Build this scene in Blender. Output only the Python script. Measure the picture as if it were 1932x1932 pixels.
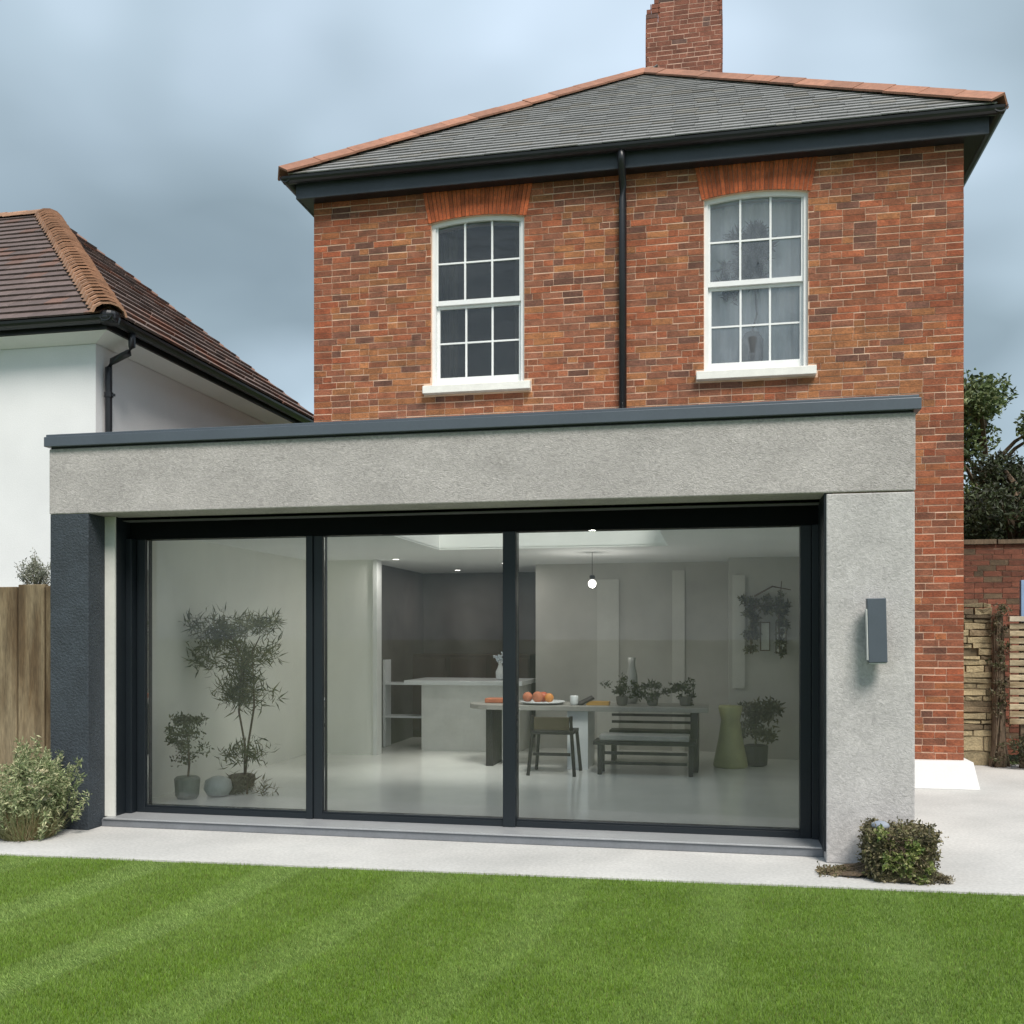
import bpy, math, random
import numpy as np
from mathutils import Vector, Matrix
R = random.Random(11); NR = np.random.default_rng(5)
sc = bpy.context.scene
for o in list(bpy.data.objects): bpy.data.objects.remove(o)
PI = math.pi; rad = math.radians

# ------------------------------------------------------------------ camera
TH = math.atan(0.2068)
cd = bpy.data.cameras.new('camera'); cam = bpy.data.objects.new('camera', cd); sc.collection.objects.link(cam)
cam.location = (0, 0, 1.5); cam.rotation_euler = (PI/2, 0, TH)
cd.sensor_width = 36; cd.lens = 36*1881/1932; cd.shift_y = 0.1211; cd.clip_start = .05; cd.clip_end = 2000
sc.camera = cam
# ------------------------------------------------------------------ sun, sky, exposure
SUN_DIR = Vector((0.60, -1.0, 1.55)).normalized()          # towards the sun
sl = bpy.data.lights.new('sun', 'SUN'); so = bpy.data.objects.new('sun', sl); sc.collection.objects.link(so)
sl.energy = 1.5; sl.angle = rad(22); sl.color = (1, .94, .865)
so.rotation_euler = SUN_DIR.to_track_quat('Z', 'Y').to_euler()
w = bpy.data.worlds.new('World'); sc.world = w; w.use_nodes = True
nt = w.node_tree; N = nt.nodes; L = nt.links; N.clear()
out = N.new('ShaderNodeOutputWorld'); bg = N.new('ShaderNodeBackground')
sky = N.new('ShaderNodeTexSky'); sky.sky_type = 'NISHITA'; sky.sun_disc = False
sky.sun_elevation = math.asin(SUN_DIR.z); sky.sun_rotation = math.atan2(SUN_DIR.x, SUN_DIR.y)
tc = N.new('ShaderNodeTexCoord'); sx = N.new('ShaderNodeSeparateXYZ'); L.new(tc.outputs['Generated'], sx.inputs[0])
def wm(op, a, b=None, clamp=False):
    n = N.new('ShaderNodeMath'); n.operation = op; n.use_clamp = clamp
    for i, v in enumerate((a, b)):
        if v is None: continue
        if isinstance(v, (int, float)): n.inputs[i].default_value = v
        else: L.new(v, n.inputs[i])
    return n.outputs[0]
den = wm('ADD', wm('MAXIMUM', sx.outputs['Z'], 0.0), 0.55)
cx_ = wm('DIVIDE', sx.outputs['X'], den); cy_ = wm('DIVIDE', sx.outputs['Y'], den)
cb = N.new('ShaderNodeCombineXYZ'); L.new(cx_, cb.inputs[0]); L.new(cy_, cb.inputs[1]); L.new(sx.outputs['Z'], cb.inputs[2])
def wnoise(scale, detail, off, rough=.5):
    mp = N.new('ShaderNodeMapping'); L.new(cb.outputs[0], mp.inputs[0]); mp.inputs['Location'].default_value = off
    mp.inputs['Scale'].default_value = (1, 1.1, 1)
    n = N.new('ShaderNodeTexNoise'); n.inputs['Scale'].default_value = scale; n.inputs['Detail'].default_value = detail
    n.inputs['Roughness'].default_value = rough; n.inputs['Distortion'].default_value = .25
    L.new(mp.outputs[0], n.inputs['Vector']); return n.outputs['Fac']
r1 = N.new('ShaderNodeValToRGB'); L.new(wnoise(1.6, 3, (7.4, 11.1, 0)), r1.inputs[0])
e = r1.color_ramp.elements
e[0].position = .33; e[0].color = (.092, .120, .136, 1)
e[1].position = .66; e[1].color = (.245, .292, .344, 1)
m_ = e.new(.5); m_.color = (.155, .195, .225, 1)
r2 = N.new('ShaderNodeValToRGB'); L.new(wnoise(3.8, 3, (7.7, 2.1, 1)), r2.inputs[0])
e = r2.color_ramp.elements
e[0].position = .30; e[0].color = (.88, .88, .88, 1); e[1].position = .72; e[1].color = (1.10, 1.09, 1.08, 1)
mx = N.new('ShaderNodeMix'); mx.data_type = 'RGBA'; mx.blend_type = 'MULTIPLY'; mx.inputs[0].default_value = 1
L.new(r1.outputs[0], mx.inputs[6]); L.new(r2.outputs[0], mx.inputs[7])
sk = N.new('ShaderNodeMix'); sk.data_type = 'RGBA'; sk.blend_type = 'MULTIPLY'; sk.inputs[0].default_value = 1
L.new(sky.outputs[0], sk.inputs[6]); sk.inputs[7].default_value = (.04, .04, .04, 1)
mm = N.new('ShaderNodeMix'); mm.data_type = 'RGBA'; mm.inputs[0].default_value = .90
L.new(sk.outputs[2], mm.inputs[6]); L.new(mx.outputs[2], mm.inputs[7])
L.new(mm.outputs[2], bg.inputs[0]); bg.inputs[1].default_value = 1.14; L.new(bg.outputs[0], out.inputs[0])
sc.render.engine = 'CYCLES'
sc.view_settings.view_transform = 'Standard'; sc.view_settings.look = 'None'; sc.view_settings.gamma = 1
sc.view_settings.use_curve_mapping = False; sc.view_settings.exposure = 1.60
sc.cycles.max_bounces = 10; sc.cycles.transparent_max_bounces = 16; sc.cycles.diffuse_bounces = 8
sc.cycles.sample_clamp_indirect = 4

# ------------------------------------------------------------------ helpers
WO = {}                                                     # world origin of every object
def S(r, g, b):                                             # 8 bit sRGB to linear
    f = lambda c: (c/255/12.92) if c/255 <= .04045 else ((c/255+.055)/1.055)**2.4
    return (f(r), f(g), f(b), 1)
def tag(o, label=None, cat=None, group=None, kind=None):
    if label: o['label'] = label
    if cat: o['category'] = cat
    if group: o['group'] = group
    if kind: o['kind'] = kind
    return o
def link(o, parent, wloc):
    sc.collection.objects.link(o); WO[o.name] = Vector(wloc)
    if parent: o.parent = parent; o.location = Vector(wloc) - WO[parent.name]
    else: o.location = wloc
    return o
def empty(name, loc, label, cat, group=None):
    o = bpy.data.objects.new(name, None); o.empty_display_size = .1
    link(o, None, loc); return tag(o, label, cat, group)
class MB:
    def __init__(s): s.v = []; s.f = []; s.t = []; s.smooth = False
    def add(s, vs, fs, tint=(1, 1, 1)):
        b = len(s.v); s.v += [tuple(q) for q in vs]; s.f += [tuple(i+b for i in q) for q in fs]; s.t += [tint]*len(vs); return s
    def box(s, x0, x1, y0, y1, z0, z1, M=None, tint=(1, 1, 1)):
        vs = [(x0,y0,z0),(x1,y0,z0),(x1,y1,z0),(x0,y1,z0),(x0,y0,z1),(x1,y0,z1),(x1,y1,z1),(x0,y1,z1)]
        if M is not None: vs = [M @ Vector(q) for q in vs]
        return s.add(vs, [(3,2,1,0),(4,5,6,7),(0,1,5,4),(1,2,6,5),(2,3,7,6),(3,0,4,7)], tint)
    def prism(s, prof, M, h, tint=(1,1,1)):                 # profile in xy extruded along z by h, placed by M
        n = len(prof); vs = [M @ Vector((p[0], p[1], 0)) for p in prof] + [M @ Vector((p[0], p[1], h)) for p in prof]
        return s.add(vs, [tuple(range(n-1, -1, -1)), tuple(range(n, 2*n))] + [(i, (i+1) % n, n+(i+1) % n, n+i) for i in range(n)], tint)
    def tube(s, pts, r, n=8, tint=(1,1,1), cap=True):
        pts = [Vector(p) for p in pts]; rr = r if isinstance(r, (list, tuple)) else [r]*len(pts)
        vs = []; up = Vector((.13, .21, .97)).normalized()
        for i, p in enumerate(pts):
            d = (pts[min(i+1, len(pts)-1)] - pts[max(i-1, 0)]).normalized()
            a = d.cross(up)
            if a.length < .25: a = d.cross(Vector((1, 0, 0)))
            a.normalize(); b = d.cross(a)
            for k in range(n):
                t = 2*PI*k/n; vs.append(p + (a*math.cos(t) + b*math.sin(t))*rr[i])
        fs = [(i*n+k, i*n+(k+1) % n, (i+1)*n+(k+1) % n, (i+1)*n+k) for i in range(len(pts)-1) for k in range(n)]
        if cap: fs += [tuple(range(n-1, -1, -1)), tuple(range((len(pts)-1)*n, len(pts)*n))]
        return s.add(vs, fs, tint)
    def lathe(s, prof, c, n=20, tint=(1,1,1)):
        vs = [(c[0]+r*math.cos(2*PI*k/n), c[1]+r*math.sin(2*PI*k/n), c[2]+z) for r, z in prof for k in range(n)]
        fs = [(i*n+k, i*n+(k+1) % n, (i+1)*n+(k+1) % n, (i+1)*n+k) for i in range(len(prof)-1) for k in range(n)]
        fs += [tuple(range(n-1, -1, -1)), tuple(range((len(prof)-1)*n, len(prof)*n))]
        return s.add(vs, fs, tint)
    def build(s, name, m, parent=None, bevel=0, smooth=False):
        A = np.array(s.v, dtype=float); c = (A.min(0)+A.max(0))/2; c[2] = A[:, 2].min()
        me = bpy.data.meshes.new(name); me.from_pydata([tuple(q) for q in (A-c)], [], s.f)
        at = me.color_attributes.new('tint', 'FLOAT_COLOR', 'POINT')
        tt = np.ones((len(s.v), 4)); tt[:, :3] = np.array(s.t); at.data.foreach_set('color', tt.ravel())
        me.materials.append(m)
        if smooth: me.polygons.foreach_set('use_smooth', [True]*len(me.polygons))
        o = bpy.data.objects.new(name, me); link(o, parent, c)
        if bevel:
            b = o.modifiers.new('bevel', 'BEVEL'); b.width = bevel; b.segments = 2; b.limit_method = 'ANGLE'
        return o
def npmesh(name, V, F, T, m, parent=None, smooth=False):    # V (n,3), F (k,j) same sized polygons, T (n,3)
    c = (V.min(0)+V.max(0))/2; c[2] = V[:, 2].min()
    me = bpy.data.meshes.new(name); k, j = F.shape
    me.vertices.add(len(V)); me.vertices.foreach_set('co', (V-c).ravel())
    me.loops.add(k*j); me.loops.foreach_set('vertex_index', F.ravel().astype(np.int32))
    me.polygons.add(k); me.polygons.foreach_set('loop_start', np.arange(0, k*j, j, dtype=np.int32))
    me.update(calc_edges=True)
    at = me.color_attributes.new('tint', 'FLOAT_COLOR', 'POINT')
    tt = np.ones((len(V), 4)); tt[:, :3] = T; at.data.foreach_set('color', tt.ravel())
    me.polygons.foreach_set('use_smooth', [smooth]*k)
    me.materials.append(m); o = bpy.data.objects.new(name, me); return link(o, parent, c)
BOXV = np.array([(-.5,-.5,-.5),(.5,-.5,-.5),(.5,.5,-.5),(-.5,.5,-.5),(-.5,-.5,.5),(.5,-.5,.5),(.5,.5,.5),(-.5,.5,.5)])
BOXF = np.array([(3,2,1,0),(4,5,6,7),(0,1,5,4),(1,2,6,5),(2,3,7,6),(3,0,4,7)])
CAMP = Vector((0, 0, 1.5))
def pieces(name, items, matobj, matattr, parent, cap, tmpl=None, near=None, stuffname=None):
    """items: (Matrix world, rgb). The nearest `cap` become objects sharing one mesh, the rest one stuff mesh."""
    TV, TF = (BOXV, BOXF) if tmpl is None else tmpl
    key = near or (lambda p: (p - CAMP).length)
    items = sorted(items, key=lambda it: key(it[0].translation))
    me = bpy.data.meshes.new(name); me.from_pydata([tuple(v) for v in TV], [], [tuple(f) for f in TF]); me.materials.append(matobj)
    for M, c in items[:cap]:
        o = bpy.data.objects.new(name, me); sc.collection.objects.link(o); o.parent = parent
        o.matrix_local = Matrix.Translation(-WO[parent.name]) @ M; o.color = (c[0], c[1], c[2], 1)
        WO[o.name] = M.translation.copy()
    rest = items[cap:]
    if rest:
        nv = len(TV); H = np.hstack([TV, np.ones((nv, 1))])
        V = np.concatenate([(H @ np.array(M).T)[:, :3] for M, c in rest])
        F = np.concatenate([np.array(TF)+i*nv for i in range(len(rest))])
        T = np.repeat(np.array([c for M, c in rest]), nv, axis=0)
        tag(npmesh(stuffname or name, V, F, T, matattr, parent), kind='stuff')
def TRS(loc, rot=(0, 0, 0), scl=(1, 1, 1)):
    from mathutils import Euler
    return Matrix.Translation(loc) @ Euler(rot).to_matrix().to_4x4() @ Matrix.Diagonal((*scl, 1))
# image point (in the 1932 wide view) on the plane Y = const, and on height z = const
def PY(u, v, Y):
    k = Y/(.97927*1881 + .20254*(u-966)); return Vector(((-.20254*1881 + .97927*(u-966))*k, Y, 1.5+(1200-v)*k))
def PZ(u, v, z=0.):
    k = (1.5-z)/(v-1200.); return Vector(((-.20254*1881 + .97927*(u-966))*k, (.97927*1881 + .20254*(u-966))*k, z))

# ------------------------------------------------------------------ materials
def mat(name, col, rough=.7, var=.15, nscale=6., fine=.1, fscale=90., bump=.15, bscale=120., src=None,
        stretch=(1, 1, 1), col2=None, metal=0., spec=.5, bdist=.004, trans=0., fdist=0.):
    m = bpy.data.materials.new(name); m.use_nodes = True; nt = m.node_tree; n = nt.nodes; l = nt.links
    b = n['Principled BSDF']; b.inputs['Roughness'].default_value = rough; b.inputs['Metallic'].default_value = metal
    b.inputs['Specular IOR Level'].default_value = spec
    g = n.new('ShaderNodeNewGeometry'); mp = n.new('ShaderNodeMapping'); l.new(g.outputs['Position'], mp.inputs[0])
    mp.inputs['Scale'].default_value = stretch
    def noise(s, d=4, r=.55, di=0.):
        q = n.new('ShaderNodeTexNoise'); q.inputs['Scale'].default_value = s; q.inputs['Detail'].default_value = d
        q.inputs['Roughness'].default_value = r; q.inputs['Distortion'].default_value = di; l.new(mp.outputs[0], q.inputs['Vector']); return q.outputs['Fac']
    def mul(a, bb):
        q = n.new('ShaderNodeMix'); q.data_type = 'RGBA'; q.blend_type = 'MULTIPLY'; q.inputs[0].default_value = 1
        l.new(a, q.inputs[6]); l.new(bb, q.inputs[7]); return q.outputs[2]
    def grey(f, amp):
        q = n.new('ShaderNodeMapRange'); l.new(f, q.inputs[0]); q.inputs[1].default_value = .25; q.inputs[2].default_value = .75
        q.inputs[3].default_value = 1-amp; q.inputs[4].default_value = 1+amp
        c = n.new('ShaderNodeCombineColor'); [l.new(q.outputs[0], c.inputs[i]) for i in range(3)]; return c.outputs[0]
    if src == 'obj': q = n.new('ShaderNodeObjectInfo'); base = q.outputs['Color']
    elif src == 'attr': q = n.new('ShaderNodeAttribute'); q.attribute_name = 'tint'; base = q.outputs['Color']
    else: q = n.new('ShaderNodeRGB'); q.outputs[0].default_value = col; base = q.outputs[0]
    if src:
        q = n.new('ShaderNodeRGB'); q.outputs[0].default_value = col; base = mul(base, q.outputs[0])
    if col2 is not None:
        q = n.new('ShaderNodeMix'); q.data_type = 'RGBA'; r = n.new('ShaderNodeMapRange'); l.new(noise(nscale*.6, 5, .6), r.inputs[0])
        r.inputs[1].default_value = .42; r.inputs[2].default_value = .62; l.new(r.outputs[0], q.inputs[0])
        l.new(base, q.inputs[6]); q.inputs[7].default_value = col2; base = q.outputs[2]
    base = mul(mul(base, grey(noise(nscale), var)), grey(noise(fscale, 3, .55, fdist), fine))
    l.new(base, b.inputs['Base Color'])
    if bump:
        bp = n.new('ShaderNodeBump'); bp.inputs['Strength'].default_value = bump; bp.inputs['Distance'].default_value = bdist
        l.new(noise(bscale, 5, .6, fdist*.5), bp.inputs['Height']); l.new(bp.outputs[0], b.inputs['Normal'])
    if trans:
        tr = n.new('ShaderNodeBsdfTranslucent'); l.new(base, tr.inputs[0]); ms = n.new('ShaderNodeMixShader'); ms.inputs[0].default_value = trans
        l.new(b.outputs[0], ms.inputs[1]); l.new(tr.outputs[0], ms.inputs[2]); l.new(ms.outputs[0], n['Material Output'].inputs[0])
    return m
def glassmat(name, tint, ior=1.5, wave=0., gl=(1, 1, 1, 1), haze_mix=0., haze_col=(.6, .62, .62, 1), fst=(1, 1, .35)):
    m = bpy.data.materials.new(name); m.use_nodes = True; nt = m.node_tree; n = nt.nodes; l = nt.links
    n.remove(n['Principled BSDF']); t = n.new('ShaderNodeBsdfTransparent'); t.inputs[0].default_value = tint
    g = n.new('ShaderNodeBsdfGlossy'); g.inputs['Roughness'].default_value = 0.01; g.inputs[0].default_value = gl
    f = n.new('ShaderNodeFresnel'); f.inputs[0].default_value = ior; mx = n.new('ShaderNodeMixShader')
    l.new(f.outputs[0], mx.inputs[0]); l.new(t.outputs[0], mx.inputs[1]); l.new(g.outputs[0], mx.inputs[2]); l.new(mx.outputs[0], n['Material Output'].inputs[0])
    if haze_mix:                                                # streaky pale diffuse layer painted into the pane for soft reflections
        d = n.new('ShaderNodeBsdfDiffuse'); d.inputs[0].default_value = haze_col; m2 = n.new('ShaderNodeMixShader')
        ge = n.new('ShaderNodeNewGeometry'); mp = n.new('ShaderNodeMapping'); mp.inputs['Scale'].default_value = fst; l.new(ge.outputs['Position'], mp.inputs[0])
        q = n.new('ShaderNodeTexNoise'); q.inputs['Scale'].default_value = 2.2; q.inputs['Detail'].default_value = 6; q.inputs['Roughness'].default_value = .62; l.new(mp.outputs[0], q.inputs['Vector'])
        r = n.new('ShaderNodeMapRange'); l.new(q.outputs['Fac'], r.inputs[0]); r.inputs[1].default_value = .3; r.inputs[2].default_value = .7; r.inputs[3].default_value = haze_mix*.35; r.inputs[4].default_value = haze_mix*1.65
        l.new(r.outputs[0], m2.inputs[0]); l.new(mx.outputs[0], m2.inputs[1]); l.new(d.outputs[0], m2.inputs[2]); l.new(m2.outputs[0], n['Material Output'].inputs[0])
    if wave:
        ge = n.new('ShaderNodeNewGeometry'); q = n.new('ShaderNodeTexNoise'); q.inputs['Scale'].default_value = 5.; q.inputs['Detail'].default_value = 2
        mp = n.new('ShaderNodeMapping'); mp.inputs['Scale'].default_value = (1, 1, 2.4); l.new(ge.outputs['Position'], mp.inputs[0]); l.new(mp.outputs[0], q.inputs['Vector'])
        b = n.new('ShaderNodeBump'); b.inputs['Strength'].default_value = wave; b.inputs['Distance'].default_value = .02
        l.new(q.outputs['Fac'], b.inputs['Height']); l.new(b.outputs[0], g.inputs['Normal'])
    return m
W1 = (1, 1, 1, 1)
brick_o = mat('brick_piece', W1, .9, .34, 7.5, .42, 55, .9, 150, 'obj', bdist=.006, stretch=(1, 1, 1.5))
brick_a = mat('brick_mass', W1, .9, .34, 7.5, .42, 55, .9, 150, 'attr', bdist=.006, stretch=(1, 1, 1.5))
mortar = mat('lime_mortar', (.64, .44, .32, 1), .95, .22, 4, .15, 120, .3, 160)
slate_o = mat('slate_piece', W1, .7, .14, 18, .14, 120, .35, 90, 'obj')
slate_a = mat('slate_mass', W1, .7, .14, 18, .14, 120, .35, 90, 'attr')
clay_o = mat('clay_tile_piece', W1, .8, .2, 14, .16, 90, .4, 110, 'obj')
clay_a = mat('clay_tile_mass', W1, .8, .2, 14, .16, 90, .4, 110, 'attr')
black_pl = mat('black_plastic', (.012, .013, .016, 1), .38, .15, 5, .05, 60, .05)
fascia_m = mat('slate_blue_paint', (.040, .048, .060, 1), .45, .2, 3, .08, 60, .08, 60)
white_paint = mat('white_gloss_paint', (.74, .75, .74, 1), .4, .05, 6, .03, 60, .1, 60)
sill_m = mat('painted_stone', (.72, .71, .66, 1), .6, .08, 8, .05, 70, .2, 90)
render_w = mat('white_render', (.70, .70, .705, 1), .9, .05, 1.3, .035, 60, .35, 70, bdist=.006)
conc = mat('fine_concrete_render', (.395, .370, .358, 1), .88, .15, 2.2, .25, 19, .9, 55, bdist=.008, stretch=(1, 1, 1.3), fdist=2.6)
conc_leg = mat('pale_concrete_render', (.445, .428, .420, 1), .88, .15, 2.6, .19, 17, .8, 55, bdist=.007, fdist=2.4)
coping_m = mat('anthracite_metal', (.080, .096, .116, 1), .42, .08, 3, .04, 50, .03, 40, metal=.15)
navy_r = mat('navy_textured_render', (.032, .041, .051, 1), .72, .22, 5, .25, 60, .9, 55, bdist=.012)
frame_m = mat('dark_aluminium', (.006, .010, .014, 1), .5, .1, 4, .04, 50, .02, metal=.1)
soffit_m = mat('matt_black_lining', (.003, .004, .005, 1), .85, .1, 4, .05, 50, .02, spec=.15)
cream = mat('cream_render', (.60, .60, .56, 1), .85, .06, 5, .04, 50, .15)
step_m = mat('grey_metal_threshold', (.17, .18, .195, 1), .45, .1, 5, .08, 60, .05, metal=.1)
patio_m = mat('pale_concrete_paving', (.44, .435, .42, 1), .85, .15, 1.1, .15, 45, .35, 70, col2=(.505, .495, .475, 1))
soil_m = mat('soil', (.05, .04, .028, 1), .95, .3, 3, .3, 60, .5)
plinth_m = mat('white_masonry_paint', (.66, .66, .65, 1), .8, .03, 4, .03, 60, .15)
glass_big = glassmat('large_glazing', (.98, .985, .975, 1), 1.30, haze_mix=.024, haze_col=(.56, .58, .56, 1), fst=(1.5, 1, .22))
glass_sash = glassmat('old_sash_glass', (.975, .98, .98, 1), 1.45, .35, haze_mix=.02, fst=(.8, 1, 2.5))
glass_sash_pale = glassmat('painted_haze_sash_glass', (.975, .98, .98, 1), 1.6, .35, haze_mix=.125, haze_col=(.66, .70, .76, 1), fst=(1.6, 1, .7))  # stronger pale blue-grey layer paints the bright sky reflection into the glass
glass_sky = glassmat('rooflight_glass', (.9, .93, .93, 1), 1.45)
int_wall = mat('interior_plaster', (.82, .82, .77, 1), .9, .07, 1.2, .02, 50, .05)
int_grey = mat('interior_grey_plaster', (.46, .445, .42, 1), .9, .14, 1.6, .02, 50, .05)
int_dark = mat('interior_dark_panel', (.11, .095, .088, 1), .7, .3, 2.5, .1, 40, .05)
int_floor = mat('polished_concrete', (.78, .78, .75, 1), .15, .10, 1.2, .04, 30, .06, 14, bdist=.003)
island_m = mat('island_front', (.62, .62, .60, 1), .4, .12, 4, .05, 40, .05)
wood_dk = mat('dark_stained_wood', (.016, .013, .012, 1), .5, .2, 8, .1, 60, .05)
table_m = mat('concrete_table_top', (.28, .27, .25, 1), .5, .1, 6, .05, 60, .05)
ceramic = mat('glazed_white_ceramic', (.7, .72, .74, 1), .25, .05, 6, .02, 60, 0)
terra = mat('terracotta', (.42, .14, .07, 1), .7, .2, 12, .1, 60, .2)
fence_m = mat('weathered_timber', (.225, .175, .105, 1), .9, .30, 3.2, .3, 26, .6, 34, stretch=(3.2, 3.2, .45), col2=(.10, .065, .032, 1))
sleeper_m = mat('pale_weathered_board', (.42, .35, .23, 1), .9, .25, 5, .25, 40, .6, 34, src='attr', stretch=(.6, 3, 3), col2=(.18, .13, .07, 1))
sleeper_o = mat('pale_weathered_board_piece', (.42, .35, .23, 1), .9, .25, 5, .25, 40, .6, 34, src='obj', stretch=(.6, 3, 3), col2=(.18, .13, .07, 1))
stone_o = mat('sandstone_piece', W1, .92, .28, 9, .28, 50, .9, 50, 'obj', bdist=.012)
bark = mat('bark', (.12, .085, .055, 1), .95, .35, 8, .3, 50, .9, 40, stretch=(1, 1, .3), bdist=.01)
leaf = mat('leaf', W1, .6, .15, 8, .05, 60, 0, src='attr', trans=.25)
ground_m = mat('rough_grass_ground', (.06, .10, .022, 1), .95, .3, .8, .3, 30, .3)
lawn_m = mat('lawn_soil_and_thatch', (.09, .15, .022, 1), .95, .25, 3, .35, 160, .6, 200)
curtain_m = mat('sheer_curtain', (.85, .87, .92, 1), .9, .12, 3, .03, 60, .1)
lamp_m = mat('anthracite_lamp', (.070, .085, .105, 1), .45, .06, 8, .04, 80, .03)
lamp_gl = mat('frosted_diffuser', (.7, .7, .68, 1), .4, .02, 6, .02, 60, 0)
blue_m = mat('faded_blue_paint', (.22, .33, .50, 1), .6, .15, 8, .05, 60, .1)

# ------------------------------------------------------------------ ground, lawn, patio
def poly(name, pts, z0, z1, m, kind='structure'):
    b = MB(); b.prism([(p[0], p[1]) for p in pts], Matrix.Translation((0, 0, z0)), z1-z0); o = b.build(name, m); return tag(o, kind=kind)
poly('ground', [(-400, -400), (400, -400), (400, 400), (-400, 400)], -.5, -.09, ground_m)
ex = lambda X: 6.14 + (X+1.5)*.0399                        # lawn edge Y at X
poly('lawn', [(-9, -3), (9, -3), (9, ex(9)), (-9, ex(-9))], -.088, -.010, lawn_m)
poly('patio', [(-9, ex(-9)+.004), (9, ex(9)+.004), (9, 12.62), (-9, 12.62)], -.085, 0, patio_m)
# grass blades
def grass(n):
    X = NR.uniform(-6.6, 3.4, n); Y = NR.uniform(0, 1, n)**.82; Yt = ex(X)+.012; Y = Yt - Y*(Yt-3.0) + NR.normal(0, .007, n)
    s = X + (Y-5)*-.126 + .03*np.sin(Y*2.2) + NR.normal(0, .012, n)   # mowing stripes run away from the house
    q = (s+3.95)/.92; ph = q % 1.0; amp = np.interp(np.floor(q), [-2, 0, 1, 2, 3, 5], [.8, 1., 1., .62, .42, .3])
    st = np.where(ph < .36, np.clip(.35+ph/.36, 0, 1), np.clip(.22-(ph-.36)*.5, 0, 1))*amp
    lo = .5+.5*np.sin(X*1.7+Y*2.9+np.sin(Y*1.3+X)*1.8)*np.sin(X*.9-Y*1.9+1.3)
    h = NR.uniform(.014, .025, n)*(1-.25*st); a = NR.uniform(0, 2*PI, n); wd = NR.uniform(.0011, .0021, n)
    lean = NR.uniform(.002, .014, n); la = NR.uniform(0, 2*PI, n)
    z = np.full(n, -.012)
    P = np.stack([X, Y, z], 1); D = np.stack([np.cos(a), np.sin(a), 0*a], 1)*wd[:, None]
    T = P + np.stack([np.cos(la)*lean, np.sin(la)*lean - st*.010, h], 1)
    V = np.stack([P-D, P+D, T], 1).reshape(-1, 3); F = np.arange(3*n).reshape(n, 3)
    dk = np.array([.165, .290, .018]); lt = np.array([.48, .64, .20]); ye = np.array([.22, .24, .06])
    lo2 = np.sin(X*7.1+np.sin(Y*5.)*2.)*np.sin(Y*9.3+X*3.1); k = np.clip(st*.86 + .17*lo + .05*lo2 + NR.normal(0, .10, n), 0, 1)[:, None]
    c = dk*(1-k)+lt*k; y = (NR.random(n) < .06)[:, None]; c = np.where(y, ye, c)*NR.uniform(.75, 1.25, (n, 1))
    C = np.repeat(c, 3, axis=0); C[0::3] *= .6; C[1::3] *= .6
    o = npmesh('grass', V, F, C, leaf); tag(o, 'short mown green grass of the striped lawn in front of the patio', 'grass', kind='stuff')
grass(820000)

# ------------------------------------------------------------------ brick wall makers
def brick_col(x, z, edge=0., rr=R):
    t = rr.random(); v = rr.uniform(.78, 1.17)
    g = math.sin(x*1.9+1.3)*math.sin(z*2.3+x)*.5+math.sin(x*.8-z*1.7)*.5          # slow drift between batches
    low = max(0., min(1., (4.9-z)/.9)) if z > 3.2 else 0.
    if x > 1.75: low *= max(0., 1-(x-1.75)*2.2)
    if edge > .5: low *= .15
    po = .12+.10*g+.45*low*(1. if (x < -3.0 or x > .9) else .45)
    if t < .085: c = (.085, .050, .042)
    elif t < .09+po: c = (.335, .142, .052)
    elif t < .35+po: c = (.225, .092, .055)
    elif t < .62+po: c = (.275, .094, .045)
    else: c = (.300, .082, .034)
    if edge > .5: c = (c[0]*.98, c[1]*.82, c[2]*.76)
    if z < 3.4: c = (c[0]*.86, c[1]*.80, c[2]*.78)
    mean = (.262, .092, .043); return tuple((q*.62+m__*.38)*v for q, m__ in zip(c, mean))
COU = .0705
def brick_face(x0, x1, z0, z1, Y, holes, axis='x', sgn=1, colf=brick_col, prot=.0045, dx=0.):
    """bricks on a wall face: axis 'x' = wall along X facing -Y at depth Y; axis 'y' = wall along Y at X=Y value facing sgn"""
    it = []; k = 0; z = z0
    while z < z1-.02:
        h = min(COU-.0088, z1-z); zm = z+h/2; x = x0 - R.uniform(0, .15)
        if axis == 'y' or x1-x0 > 3: x = x0 - (0 if k % 2 else .112) if R.random() < .5 else x0-R.uniform(0, .12)
        sp = [q for q in holes(zm)]
        while x < x1-.02:
            L_ = .215 if (R.random() < .74) else .103
            if x1-(x+L_) < .06: L_ = x1-x
            a, b = max(x, x0), min(x+L_, x1)
            segs = [(a, b)]
            for (p, q) in sp:
                ns = []
                for (c, d) in segs:
                    if q <= c or p >= d: ns.append((c, d)); continue
                    if c < p: ns.append((c, p-.004))
                    if d > q: ns.append((q+.004, d))
                segs = ns
            for (c, d) in segs:
                if d-c < .012: continue
                cc = (c+d)/2; pr = prot*R.uniform(.55, 1.3); dp = .05
                edge = 1. if (min(cc-x0, x1-cc) < (.34 if k % 2 else .24) and axis == 'x') else 0.
                col = colf(cc, zm, edge)
                sc3 = (d-c, dp, h*R.uniform(.93, 1.03)); rot = (R.uniform(-.012, .012), R.uniform(-.012, .012), R.uniform(-.008, .008))
                if axis == 'x': it.append((TRS((cc, Y-pr+dp/2, zm+R.uniform(-.0028, .0028)), rot, sc3), col))
                else: it.append((TRS((Y+sgn*(pr-dp/2), cc, zm), (rot[0], rot[1], PI/2+rot[2]), sc3), col))
            x += L_+.0055
        z += COU; k += 1
    return it

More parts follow.
